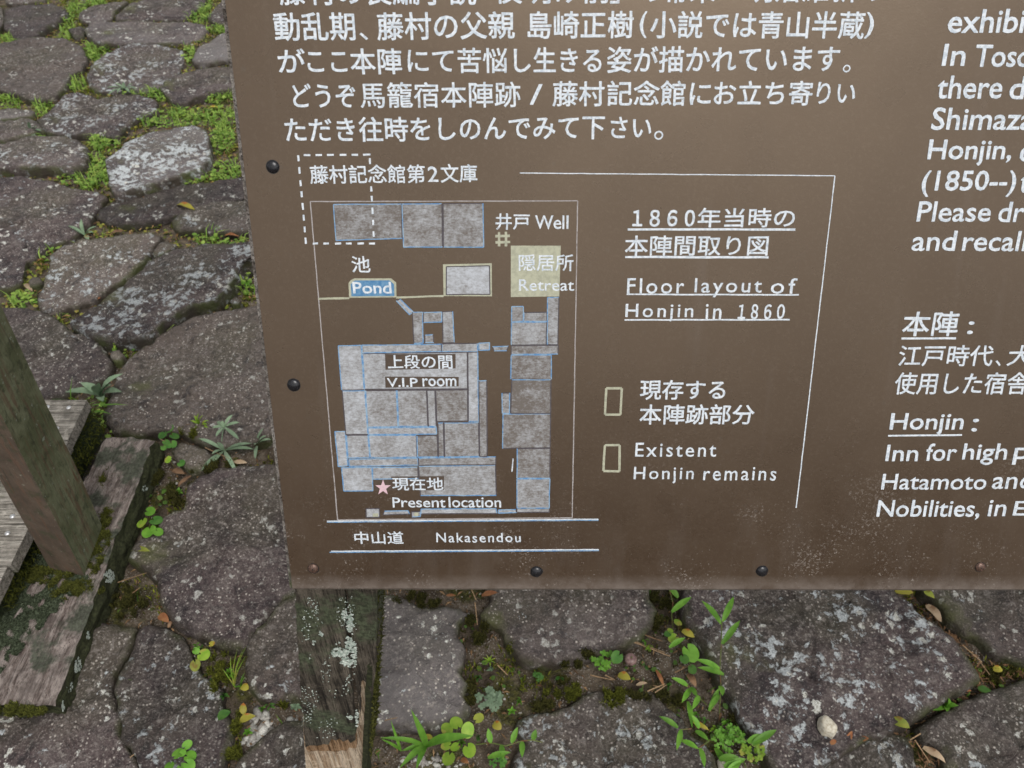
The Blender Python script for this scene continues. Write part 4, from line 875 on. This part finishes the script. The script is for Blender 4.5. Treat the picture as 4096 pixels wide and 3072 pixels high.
# the far post, right of the frame
fp = P(7000, 2300, -.022); q = [fp-GX*.05-AF*0, fp+GX*.05, fp+GX*.05+yw*.1, fp-GX*.05+yw*.1]; q = [p-pd*.25 for p in q]
V, Fc = prism(q, [np.array([p[0], p[1], -.05]) for p in q]); me = mesh(V, Fc); subdiv_noise(me, 3, .002, 20); part('post', me, M['post_grey'], sign)

# ================================================================== SINGLE PLANTS AND LEAVES
def blade(a, b, w_, arch=.3, up_=GN, seg=5, fold=.25, shape='lance'):
    a = np.array(a); b = np.array(b); d = b-a; L_ = np.linalg.norm(d); s_ = np.cross(up_, d); s_ /= np.linalg.norm(s_); V = []; Fc = []
    n_ = np.cross(d/L_, s_); n_ *= np.sign(np.dot(n_, up_))
    for i in range(seg+1):
        t = i/seg
        if shape == 'lance': ww = w_*math.sin(math.pi*min(1, .10+.90*t))**.8 if t < 1 else 0
        elif shape == 'spoon': ww = w_*(.25+.75*math.sin(math.pi*min(1, max(0, (t-.1)/.9)))**.7) if t < 1 else 0
        elif shape == 'strap': ww = w_*(1-.55*t**2) if t < 1 else w_*.1
        else: ww = w_*math.sqrt(max(0, math.sin(math.pi*(.06+.94*t)))) if t < 1 else 0
        c = a+d*t+n_*math.sin(math.pi*t)*arch*L_*.3
        V += [c-s_*ww/2+n_*abs(ww)*fold, c, c+s_*ww/2+n_*abs(ww)*fold]
    for i in range(seg): o = i*3; Fc += [(o, o+1, o+4, o+3), (o+1, o+2, o+5, o+4)]
    return V, Fc
def heart(c, head, r, tilt=None, up_=GN):
    """roundish leaf with a notch where the stalk joins, pointing towards head"""
    d = np.array(head, float); d = d-up_*np.dot(d, up_); d /= np.linalg.norm(d); s_ = np.cross(up_, d); tl = tilt if tilt is not None else np.array([random.uniform(-.35,.35), random.uniform(-.35,.35)])
    V = [c-d*r*.45-up_*r*.15]; m = 14
    for i in range(m):
        a = -math.pi+.25+(2*math.pi-.5)*i/(m-1); rr = r*(1+.18*math.cos(a)**3 if abs(a) < 1.2 else 1.0)
        x, y = rr*math.cos(a), rr*math.sin(a)*.95; V.append(c+d*x+s_*y+up_*(tl[0]*x+tl[1]*y+.12*abs(y)+.05*r*math.sin(3*a)))
    V.append(np.array(c)); Fc = []
    for i in range(1, m): Fc.append((m+1, i, i+1))
    Fc += [(0, 1, m+1), (0, m+1, m)]
    return V, Fc
def tube(pts, r, seg=5):
    V = []; Fc = []
    for i, p in enumerate(pts):
        p = np.array(p); d = np.array(pts[min(i+1, len(pts)-1)])-np.array(pts[max(i-1, 0)]); d /= np.linalg.norm(d); u = np.cross(d, [.3,.2,1]); u /= np.linalg.norm(u); v = np.cross(d, u)
        for j in range(seg): a = 2*math.pi*j/seg; V.append(p+u*r*math.cos(a)+v*r*math.sin(a))
    for i in range(len(pts)-1):
        for j in range(seg): k2 = (j+1) % seg; Fc.append((i*seg+j, i*seg+k2, (i+1)*seg+k2, (i+1)*seg+j))
    return V, Fc
def addleaf(root, vf, mat, name='leaf', sm=True): part(name, mesh(vf[0], vf[1], smooth=sm), M[mat], root)
def mm(px): return px
def radial(name, label, cat, k_, c, tips, wpx, mat, hb=.004, ht=.03, arch=.35, shape='lance', group=None):
    """a plant whose leaves leave one crown: tips as read off the survey"""
    r = thing(name, label, cat, G(*z(k_, *c), 0), group); sc = ZS[k_][2]
    for t in tips:
        h = t[2] if len(t) > 2 else ht; a = G(*z(k_, *c), hb); b = G(*z(k_, t[0], t[1]), h)
        dep = np.dot(b-CAM, AF); w_ = wpx*sc*dep/F*(t[3] if len(t) > 3 else 1); addleaf(r, blade(a, b, w_, arch, shape=shape), mat)
    return r
def disc_plant(name, label, cat, k_, base_xy, discs_, mat, h=.02, group=None, stalk=True):
    r = thing(name, label, cat, G(*z(k_, *base_xy), 0), group); sc = ZS[k_][2]; b = G(*z(k_, *base_xy), -.015)
    for i, t in enumerate(discs_):
        x, y, rad = t[:3]; m = t[3] if len(t) > 3 else mat; hh = h*random.uniform(.6, 1.2); c = G(*z(k_, x, y), hh); dep = np.dot(c-CAM, AF); R_ = rad*sc*dep/F
        addleaf(r, heart(c, c-b+np.array([random.uniform(-.3,.3), random.uniform(-.3,.3), 0])*.05, R_), m)
        if stalk: addleaf(r, tube([b, (b+c)/2+GN*.004, c-GN*.001], .0008), 'stem', 'stalk')
    return r
radial('broadleaf_weed', 'broad-leaved green weed sprouting beside the far corner of the wooden deck', 'plant', 'B', (675,1140), [(820,985,.07),(530,1045,.05),(430,1110,.05),(810,1108,.04),(685,1172,.02),(600,1095,.03),(640,1060,.08),(740,1060,.05)], 62, 'silver', .0, .05, .4)
radial('grass_tuft', 'tuft of thin grass blades between the deck and the short timber end', 'grass', 'B', (600,1290), [(600,1140,.09),(640,1170,.07),(550,1200,.06),(740,1255,.05),(850,1195,.06),(590,1220,.09),(720,1190,.08),(640,1440,.0),(610,1420,.01),(560,1300,.04),(480,1010,.14),(470,1140,.08)], 14, 'green', -.01, .05, .6, 'strap')
radial('silvery_rosette', 'silvery star-shaped weed with long narrow leaves beside the tan rock at the sign edge', 'plant', 'C', (1655,375), [(1465,283,.03),(1480,528,.01),(1545,520,.01),(1756,556,.01),(1860,320,.03),(1872,362,.02),(1560,400,.03),(1700,470,.01),(1600,310,.03)], 30, 'silver', .0, .02, .3, 'spoon')
r = radial('silvery_rosette', 'small raised silvery rosette on a bent stem above the star-shaped weed', 'plant', 'C', (1652,200), [(1563,205,.05),(1598,158,.05),(1716,108,.06),(1768,165,.05),(1592,272,.04),(1762,290,.03),(1640,150,.06)], 30, 'silver', .04, .05, .2, 'spoon')
addleaf(r, tube([G(*z('C',1655,375),.0), G(*z('C',1635,300),.02), G(*z('C',1640,250),.03), G(*z('C',1652,200),.04)], .0016), 'silver', 'stem')
radial('silvery_rosette', 'narrow silvery weed against the left edge of the sign', 'plant', 'C', (1900,330), [(1945,205,.05),(1965,262,.04),(1882,436,.01),(1880,330,.03),(2000,290,.04)], 26, 'silver', .0, .04, .3, 'spoon')
radial('silvery_rosette', 'silvery rosette on the dark slab near the left edge, below the yellow leaf', 'plant', 'B', (565,70), [(450,5,.03),(540,-40,.05),(640,10,.03),(620,50,.02),(590,100,.0),(490,30,.02)], 26, 'silver', -.005, .03, .3, 'spoon')
radial('silvery_rosette', 'pale silvery rosette between the slabs in the upper left', 'plant', 'A', (810,580), [(690,570),(740,540),(800,530),(860,545),(890,580),(760,600),(840,600),(700,620)], 20, 'silver', 0, .03, .3, 'spoon')
radial('silvery_rosette', 'pale silvery rosette at the upper left edge of the photograph', 'plant', 'A', (210,860), [(185,790,.06),(240,820,.04),(270,850,.03),(170,870,.02),(230,900,.01),(160,840,.03)], 22, 'silver', 0, .03, .3, 'spoon')
disc_plant('round_leaved_weed', 'cluster of small oval green leaves at the short timber end', 'plant', 'C', (1230,300), [(1248,215,32),(1200,258,32),(1285,266,32),(1225,312,26),(1275,325,30),(1205,352,24),(1245,340,20)], 'deep', .025)
disc_plant('round_leaved_weed', 'pair of green leaves on the moss between the timber and the tan rock', 'plant', 'C', (1290,500), [(1335,466,32),(1242,440,26,'lime')], 'deep', .02)
disc_plant('heart_leaved_weed', 'cluster of large heart-shaped green leaves beside the timber beam', 'plant', 'C', (1110,900), [(1104,822,38),(1048,905,42,'lime'),(1150,888,46,'deep'),(1100,968,55),(1165,972,36)], 'green', .03)
radial('small_sprout', 'tiny four-leaved sprout on the brown moss left of the large dark slab', 'plant', 'C', (1320,680), [(1295,660),(1345,662),(1350,690),(1290,695),(1320,640),(1315,705)], 16, 'green', 0, .01, .2, 'round')
radial('feathery_sprig', 'feathery yellow green sprig on the brown slab above the small oval leaves', 'plant', 'C', (1480,200), [(1400,150,.03),(1430,110,.04),(1465,95,.05),(1500,110,.05),(1540,150,.03),(1535,205,.02),(1440,205,.02),(1510,230,.01),(1470,150,.04),(1410,190,.02),(1530,180,.03)], 22, 'lime', 0, .03, .4, 'round')
disc_plant('heart_leaved_weed', 'green and yellowing heart leaves in the joint right of the lichened slab', 'plant', 'D', (1450,640), [(1500,640,48,'lime'),(1445,610,26,'green'),(1440,715,40,'olive'),(1560,560,22,'yellow')], 'green', .02)
radial('small_sprout', 'small green sprout in the joint at the corner of the large dark slab', 'plant', 'D', (1450,590), [(1415,565),(1475,550),(1480,590),(1430,610)], 18, 'green', 0, .03, .3, 'round')
radial('small_sprout', 'leafy green sprout on the mossy cushion left of the cracked post', 'plant', 'D', (1695,780), [(1670,740),(1720,745),(1730,780),(1670,800),(1700,730),(1660,770),(1715,810)], 18, 'green', 0, .02, .3, 'round')
radial('flowering_stem', 'thin yellow green flowering stems left of the cracked post', 'plant', 'D', (1735,880), [(1640,740,.03),(1700,650,.06),(1750,600,.08),(1790,600,.08),(1810,650,.06),(1820,570,.09),(1770,720,.05)], 7, 'lime', -.01, .05, .3, 'strap')
radial('flowering_stem', 'green bristly stems against the left side of the cracked post', 'plant', 'D', (1790,880), [(1810,800,.03),(1780,840,.02),(1720,880,.01),(1760,900,.0),(1805,770,.04)], 16, 'green', -.01, .03, .3)
disc_plant('heart_leaved_weed', 'bright green clover-like plant at the bottom edge of the lichened slab', 'plant', 'D', (1370,1420), [(1378,1306,34),(1310,1370,40),(1400,1388,44),(1395,1448,40),(1345,1365,26),(1250,1460,34),(1340,1480,40)], 'green', .03)
radial('small_sprout', 'fleshy green sprout on the gravel left of the post foot', 'plant', 'D', (1830,1215), [(1800,1190),(1850,1180),(1865,1220),(1820,1240),(1790,1230)], 24, 'green', -.01, .005, .2, 'round')
radial('small_sprout', 'grey green rosette beside the gravel at the post', 'plant', 'E', (150,1025), [(110,1010),(140,990),(185,1005),(200,1035),(160,1055),(115,1045)], 24, 'silver', -.01, .0, .2, 'round')
# leafy plants along the bottom
radial('bamboo_grass', 'large bamboo-like grass with long arching blades right of the post foot', 'plant', 'E', (1115,1315), [(1002,1040,.12,1.0),(1468,1238,.08,1.35),(915,1480,.06,1.0),(1040,1490,.05,.9),(770,1252,.07,.7),(930,1350,.04,.7),(1400,1255,.06,1.0),(1045,1340,.03,.5)], 52, 'green', .02, .08, .5)
radial('dayflower', 'slim upright green shoot between the post foot and the bamboo-like grass', 'plant', 'E', (930,1350), [(852,1120,.10),(880,1200,.06),(780,1260,.05)], 22, 'green', 0, .06, .3)
disc_plant('pennywort', 'bright lime round-leaved pennywort in front of the sign post', 'plant', 'E', (1350,1350), [(1338,1145,50),(1270,1190,46),(1420,1200,50),(1265,1310,38),(1330,1318,34),(1432,1342,52),(1280,1402,50),(1500,1108,38,'olive')], 'lime', .03)
v = thing('dayflower', 'creeping dayflower stem with pointed leaves across the bottom stone, right of the pennywort', 'plant', G(*z('E',1500,1300)))
def vine(root, k_, stem, leaves, wpx, mat='green', r=.0013):
    pts = [G(*z(k_, p[0], p[1]), p[2]) for p in stem]; addleaf(root, tube(pts, r), 'stem', 'stem'); sc = ZS[k_][2]
    for l in leaves:
        a = G(*z(k_, l[0], l[1]), l[4] if len(l) > 4 else .03); b = G(*z(k_, l[2], l[3]), (l[4] if len(l) > 4 else .03)+.012); dep = np.dot(b-CAM, AF)
        addleaf(root, blade(a, b, wpx*sc*dep/F, .25), l[5] if len(l) > 5 else mat)
vine(v, 'E', [(1480,1300,.0),(1600,1290,.02),(1700,1312,.03),(1820,1275,.03),(1900,1268,.03),(1972,1285,.035)], [(1745,1290,1790,1172),(1902,1268,1925,1188),(1822,1280,1822,1400),(1668,1308,1685,1420),(1590,1290,1570,1180),(1570,1400,1738,1358)], 44)
v = thing('dayflower', 'tall upright dayflower stem with four pointed leaves in the right joint', 'plant', G(*z('F',1560,1260)))
vine(v, 'F', [(1560,1250,-.01),(1568,1100,.04),(1575,950,.08),(1568,800,.12),(1580,600,.17),(1582,450,.2),(1610,320,.23)], [(1578,450,1420,262,.20),(1590,430,1680,228,.22),(1585,610,1732,420,.17),(1565,810,1370,735,.12),(1600,858,1385,800,.11),(1570,950,1590,1030,.08)], 50, r=.0011)
v = thing('dayflower', 'young dayflower leaves rising from under the sign edge in the right joint', 'plant', G(*z('F',1190,470)))
vine(v, 'F', [(1190,480,-.01),(1180,380,.03),(1190,280,.06),(1160,170,.09)], [(1180,355,1340,232,.05),(1230,240,1150,150,.07)], 50)
v = thing('dayflower', 'slanting dayflower stem with pointed leaves in the middle of the right joint', 'plant', G(*z('F',1450,1090)))
vine(v, 'F', [(1460,1100,-.005),(1390,1030,.02),(1310,950,.03),(1180,885,.04)], [(1310,950,1178,882,.03),(1330,970,1260,1085,.02),(1400,1030,1345,1140,.02),(1310,1075,1345,1285,.01),(1480,1150,1560,965,.02),(1560,1020,1470,1150,.03),(1330,960,1385,1040,.03),(1160,640,1290,560,.02)], 44)
v = thing('dayflower', 'dayflower runner with six narrow leaves over the lichened bottom stone', 'plant', G(*z('F',1480,1400)))
vine(v, 'F', [(1520,1360,.0),(1440,1420,.02),(1390,1450,.025),(1270,1390,.03),(1250,1300,.03),(1340,1292,.03)], [(1230,1285,1078,1192),(1255,1300,1220,1468),(1265,1390,1400,1458),(1410,1450,1445,1609),(1370,1310,1480,1390),(1400,1290,1340,1180)], 46)
v = thing('dayflower', 'broad dayflower leaves with one browned tip overlapping the dark right slab', 'plant', G(*z('F',1760,1400)))
vine(v, 'F', [(1600,1340,.0),(1700,1350,.03),(1800,1400,.04),(1850,1440,.03)], [(1790,1400,1945,1345,.04),(1830,1420,2025,1300,.045),(1600,1600,1780,1535,.02),(1560,1540,1720,1520,.02),(1620,1660,1740,1545,.02),(1530,1450,1640,1640,.0)], 60)
def clover(label, k_, c, rad, n, mat='deep', h=.02, rr=15):
    r = thing('clover', label, 'plant', G(*z(k_, *c)))
    sc = ZS[k_][2]; V = []; Fc = []
    for _ in range(n):
        a = random.uniform(0, 6.28); q = math.sqrt(random.random())*rad; p = G(*z(k_, c[0]+q*math.cos(a), c[1]+q*.85*math.sin(a)), h*random.uniform(.3, 1.2)); dep = np.dot(p-CAM, AF); R_ = rr*sc*dep/F; a0 = random.uniform(0, 6)
        for j in range(3):
            d = GX*math.cos(a0+j*2.09)+GU*math.sin(a0+j*2.09); v_, f_ = heart(p+d*R_*.95, -d, R_*.8); o = len(V); V += list(v_); Fc += [tuple(q_+o for q_ in g) for g in f_]
    part('foliage', mesh(V, Fc), M[mat], r, kind='stuff')
clover('dense round patch of grey green clover in front of the middle stones', 'E', (1578,970), 95, 34, 'silver', .02)
clover('small patch of pale clover beside the round brown nut', 'F', (625,740), 90, 26, 'green', .02)
clover('largest bright clover patch at the foot of the tall dayflower', 'F', (1640,1370), 120, 46, 'green', .03)
clover('bright clover clump at the lower edge of the dark right slab', 'F', (1830,1470), 90, 30, 'lime', .03)
clover('tiny green sprig beside the moss in the middle joint', 'F', (105,870), 42, 14, 'deep', .015, 10)
clover('small clover at the foot of the pennywort near the bottom edge', 'E', (1640,1420), 60, 14, 'deep', .015, 12)
radial('moss_star', 'bright spiky moss star in the middle joint right of the post', 'plant', 'E', (1582,690), [(1535,660),(1560,640),(1600,640),(1632,665),(1625,700),(1590,730),(1550,715),(1535,690),(1580,650)], 9, 'lime', 0, .015, .4, 'strap')
radial('small_sprout', 'small five-leaved sprout right of the grey clover patch', 'plant', 'E', (1745,1060), [(1712,1045),(1752,1015),(1780,1050),(1770,1080),(1720,1085)], 20, 'green', 0, .012, .3, 'round')
disc_plant('heart_leaved_weed', 'lime heart-shaped leaves along the right joint below the sign', 'plant', 'F', (1240,600), [(1330,680,68,'green'),(1195,565,42,'lime'),(1230,440,34,'lime'),(1345,812,36,'deep'),(1280,730,40,'deep'),(1150,530,28,'deep'),(1170,505,24,'lime')], 'green', .02)
disc_plant('heart_leaved_weed', 'single lobed green leaf touching the round brown nut', 'plant', 'F', (740,740), [(742,715,50,'deep')], 'deep', .03, stalk=False)
radial('young_seedling', 'young four-leaved green seedling in the joint right of the dark slab', 'plant', 'G', (1572,1115), [(1522,1018,.03),(1475,1150,.01),(1682,1112,.02),(1600,1050,.03),(1590,1160,.01)], 50, 'green', 0, .02, .3)
for (k_, x, y, lab_, m_) in (('E',1500,820,'dark seedling just above the round grey clover patch','deep'),('E',1600,760,'silvery seedling between the spiky moss star and the grey clover','silver'),('E',1800,990,'green seedling right of the grey clover, over the sprout','green'),('E',1500,1260,'dark seedling at the start of the creeping dayflower stem','deep'),('E',1380,1300,'green seedling hidden among the pennywort leaves','green'),('E',900,1260,'dark seedling left of the bamboo-like grass','deep'),('F',960,600,'green seedling under the dry pine needles by the nut','green'),('F',1000,640,'lime seedling right of the nut beside the needles','lime'),('F',960,800,'dark seedling below the brown nut, right side','deep'),('F',280,900,'dark seedling on the moss in the middle joint','deep'),('F',1380,1180,'green seedling beside the slanting dayflower stem','green'),('F',1450,1230,'dark seedling above the largest clover patch','deep'),('F',1520,1300,'lime seedling on the top rim of the largest clover patch','lime'),('F',1150,960,'dark seedling among the brown husks','deep'),('F',1620,1250,'green seedling right above the largest clover patch','green'),('F',1740,1340,'green seedling between the two bright clover clumps','green'),('D',1990,1020,'dark seedling above the gravel by the sign post','deep'),('D',1940,1050,'green seedling touching the gravel heap left of the post','green'),('D',1660,950,'dark seedling below the heart leaves left of the post','deep'),('B',1640,390,'green seedling at the sign edge by the long lichened slab','green'),('B',780,800,'lime seedling in the joint in front of the long lichened slab','lime')):
    tp = []
    for q_ in range(random.randint(5, 8)):
        a = random.uniform(0, 6.28); rr_ = random.uniform(22, 48); tp.append((x+rr_*math.cos(a), y+rr_*.8*math.sin(a), random.uniform(.005, .03)))
    radial('tiny_seedling', 'tiny '+lab_, 'plant', k_, (x, y), tp, 17, m_, -.008, .015, .4, random.choice(['round', 'lance', 'spoon']))
# fallen leaves, one by one
def fallen(label, k_, a, b, wpx, mat, h=.012, shape='lance', name='fallen_leaf', g=None):
    A_ = G(*z(k_, *a), h); B_ = G(*z(k_, *b), h+.006); dep = np.dot(A_-CAM, AF); v_, f_ = blade(A_, B_, wpx*ZS[k_][2]*dep/F, .35, shape=shape, fold=.18, seg=7)
    c = sum(np.array(q) for q in v_)/len(v_)
    for i in range(len(v_)): v_[i] = v_[i]-c + GN*mn.noise(Vector(v_[i])*60)*.004
    o = link(name, mesh(v_, f_, smooth=True), M[mat], label=label, category='leaf'); o.location = tuple(c); return o
fallen('yellow leaf lying on the long slab in the upper left', 'A', (1145,1328), (1265,1362), 45, 'yellow', .02)
fallen('pale yellow leaf in the grass near the top left of the sign', 'A', (1345,705), (1425,700), 30, 'yellow', .0)
fallen('small orange brown leaf at the foot of the long upper slab', 'A', (1450,1525), (1555,1535), 26, 'orange', .005)
fallen('yellow leaf lying against the lower edge of the sign, left of a green one', 'G', (1172,195), (1318,200), 62, 'yellow', .025)
fallen('green yellow leaf beside the yellow leaf at the lower edge of the sign', 'G', (1408,188), (1488,250), 60, 'olive', .02)
fallen('curled brown leaf in the right joint below the green yellow leaf', 'G', (1425,300), (1545,440), 80, 'tan', .01)
fallen('dark green leaf lying where the right joints meet', 'G', (1840,975), (1942,995), 60, 'deep', .005)
fallen('yellow green leaf at the lowest corner of the dark right slab', 'G', (1138,1225), (1292,1290), 85, 'olive', .02)
fallen('long dry brown leaf in the joint near the bottom right corner', 'G', (1400,1445), (1580,1575), 62, 'tan', .01)
fallen('yellow leaf scrap on the soil near the right edge', 'G', (1965,820), (2040,820), 60, 'yellow', .0, 'round')
fallen('orange dry leaf scrap left of the white stone chip corner', 'G', (775,1410), (825,1315), 40, 'orange', .012)
fallen('curled orange leaf at the top of the bottom slab', 'G', (875,1385), (960,1375), 40, 'orange', .015)
fallen('small square scrap of orange leaf near the white stone chip', 'G', (650,1420), (695,1390), 36, 'orange', .03, 'round')
fallen('red brown leaf in the joint above the bottom middle slab', 'G', (700,1500), (765,1465), 34, 'orange', .0)
fallen('curled red brown leaf left of the dark green leaf', 'G', (1670,985), (1790,990), 30, 'orange', .005)
fallen('yellow leaf with brown veins below the round brown nut', 'F', (750,860), (850,900), 70, 'yellow', .01)
fallen('yellow leaf with orange spots in the right joint below the sign', 'F', (1262,505), (1365,560), 60, 'yellow', .02)
fallen('long brown seed husk in the right joint', 'F', (1055,820), (1120,955), 34, 'orange', .0)
fallen('short brown husk left of the long husk', 'F', (895,940), (985,925), 28, 'tan', .0)
fallen('brown curled leaf under the heart-shaped leaves', 'F', (1310,850), (1375,960), 60, 'brown', .0)
fallen('yellow green leaf at the tip of the dayflower runner', 'F', (1350,1240), (1480,1305), 40, 'yellow', .01)
fallen('brown leaf scrap at the lower edge of the sign right of the post', 'E', (1525,205), (1642,180), 40, 'orange', .01)
fallen('faded orange leaf scrap nearest the post at the lower edge of the sign', 'E', (1262,200), (1335,205), 22, 'orange', .01)
fallen('orange yellow leaf above the dayflower runner', 'E', (1610,1150), (1670,1190), 62, 'yellow', .01, 'round')
fallen('dry leaf tip beside the foot of the sign post', 'E', (745,1195), (798,1185), 34, 'orange', .0)
fallen('yellow spotted leaf next to the bamboo-like grass', 'E', (1100,1240), (1165,1255), 40, 'yellow', .01, 'round')
fallen('rust coloured leaf at the bottom edge under the pennywort', 'E', (1370,1410), (1430,1440), 40, 'orange', .0)
fallen('curled brown leaf at the corner of the lichened slab', 'D', (1175,345), (1245,400), 60, 'orange', .005)
fallen('thin upright brown leaf beside the curled one at the lichened slab', 'D', (1240,440), (1278,375), 26, 'brown', .005)
fallen('dark green heart leaf on the rim of the lichened slab', 'D', (1605,1110), (1702,1060), 75, 'deep', .01)
fallen('yellow arrow-shaped leaf on the gravel left of the post', 'D', (1765,1130), (1885,1090), 60, 'yellow', .01)
fallen('narrow yellow leaf above the arrow-shaped one', 'D', (1800,1080), (1795,995), 50, 'yellow', .012)
fallen('orange tipped leaf beside the cracked post', 'D', (1785,870), (1832,895), 55, 'yellow', .01, 'round')
fallen('yellow green leaf fallen below the heart-shaped leaves by the beam', 'C', (968,1105), (1108,1115), 48, 'olive', .02)
fallen('small green leaf with an orange spot standing above the fallen one', 'C', (1035,1100), (1030,1045), 32, 'lime', .02)
fallen('long brown leaf on the moss between timber and dark slab', 'C', (1315,640), (1415,555), 34, 'brown', .0)
fallen('reddish brown leaf under the pair of green leaves', 'C', (1270,520), (1360,545), 50, 'brown', .0)
fallen('pale pinkish leaf below the star-shaped weed', 'C', (1715,465), (1825,465), 36, 'tan', .0)
fallen('red brown leaf on the brown slab left of the feathery sprig', 'C', (1350,185), (1430,175), 34, 'brown', .012)
fallen('small orange leaf between the tan rock and the long slab', 'B', (640,500), (670,488), 26, 'orange', .01)
fallen('tan leaf in the joint left of the tan mottled slab', 'B', (170,395), (215,440), 34, 'tan', .0)
fallen('brown leaf in the joint under the silvery rosette at the upper left', 'B', (740,60), (820,40), 40, 'brown', .0)
# nut and stone chip
k = NT('brown nut skin', .45, .5); k.color(k.mix(k.ramp(k.noise(160, 4), .4, .6), (.16,.09,.085), (.27,.18,.16))); M['nut'] = k.m
c = G(*z('F', 850, 735), .012); R_ = 50*.4973*np.dot(c-CAM, AF)/F; V = []; Fc = []; sg, rg = 18, 11
for j in range(rg+1):
    t = math.pi*j/rg; rr = R_*math.sin(t); hh = R_*.85*math.cos(t)-(.25*R_*math.exp(-(t/.35)**2))
    for i in range(sg): a = 2*math.pi*i/sg; V.append(GX*rr*math.cos(a)+GU*rr*math.sin(a)+GN*hh)
for j in range(rg):
    for i in range(sg): i2 = (i+1) % sg; Fc.append((j*sg+i, (j+1)*sg+i, (j+1)*sg+i2, j*sg+i2))
o = thing('nut', 'round purplish brown nut with a dimpled top in the middle joint', 'nut', c)
link('husk', mesh(V, Fc, smooth=True), M['nut'], o); tb = tube([GN*R_*.5, GN*R_*.85, GN*R_*1.0+GX*R_*.15], R_*.09, 6); link('stalk', mesh(*tb), M['stem'], o)
k = NT('white stone chip', .8, .3); k.color(k.mix(k.ramp(k.noise(220, 4), .4, .65), (.62,.58,.48), (.44,.38,.28))); k.bump(k.noise(150, 4), .8, .003); M['chip'] = k.m
def chip(label, k_, pts, h0, name='stone_chip'):
    poly = [st(G(*z(k_, *p), h0)) for p in pts]; me, c_ = stone_mesh(poly, h0+.012, .004, 4.4, deep=.02, relief=.5); me.transform(Matrix.Translation(-Vector(W(c_[0], c_[1])))); o = link(name, me, M['chip'], label=label, category='stone'); o.location = tuple(W(c_[0], c_[1]))
chip('white stone chip lying on the dark right slab', 'G', [(562,1240),(578,1218),(610,1216),(650,1245),(688,1290),(690,1330),(660,1354),(640,1335),(600,1325),(575,1290)], .032)
chip('small white pebble among the dayflower leaves at the bottom edge', 'F', [(1562,1555),(1580,1545),(1600,1560),(1606,1590),(1590,1603),(1570,1590)], .0, 'pebble')

cnt = {}
for o in S.objects:
    if o.parent is None and 'category' in o: cnt.setdefault(o.name.split('.')[0], []).append(o)
for n_, l in cnt.items():
    if len(l) > 1:
        for o in l: o['group'] = n_.replace('_', ' ') + 's among the paving stones'
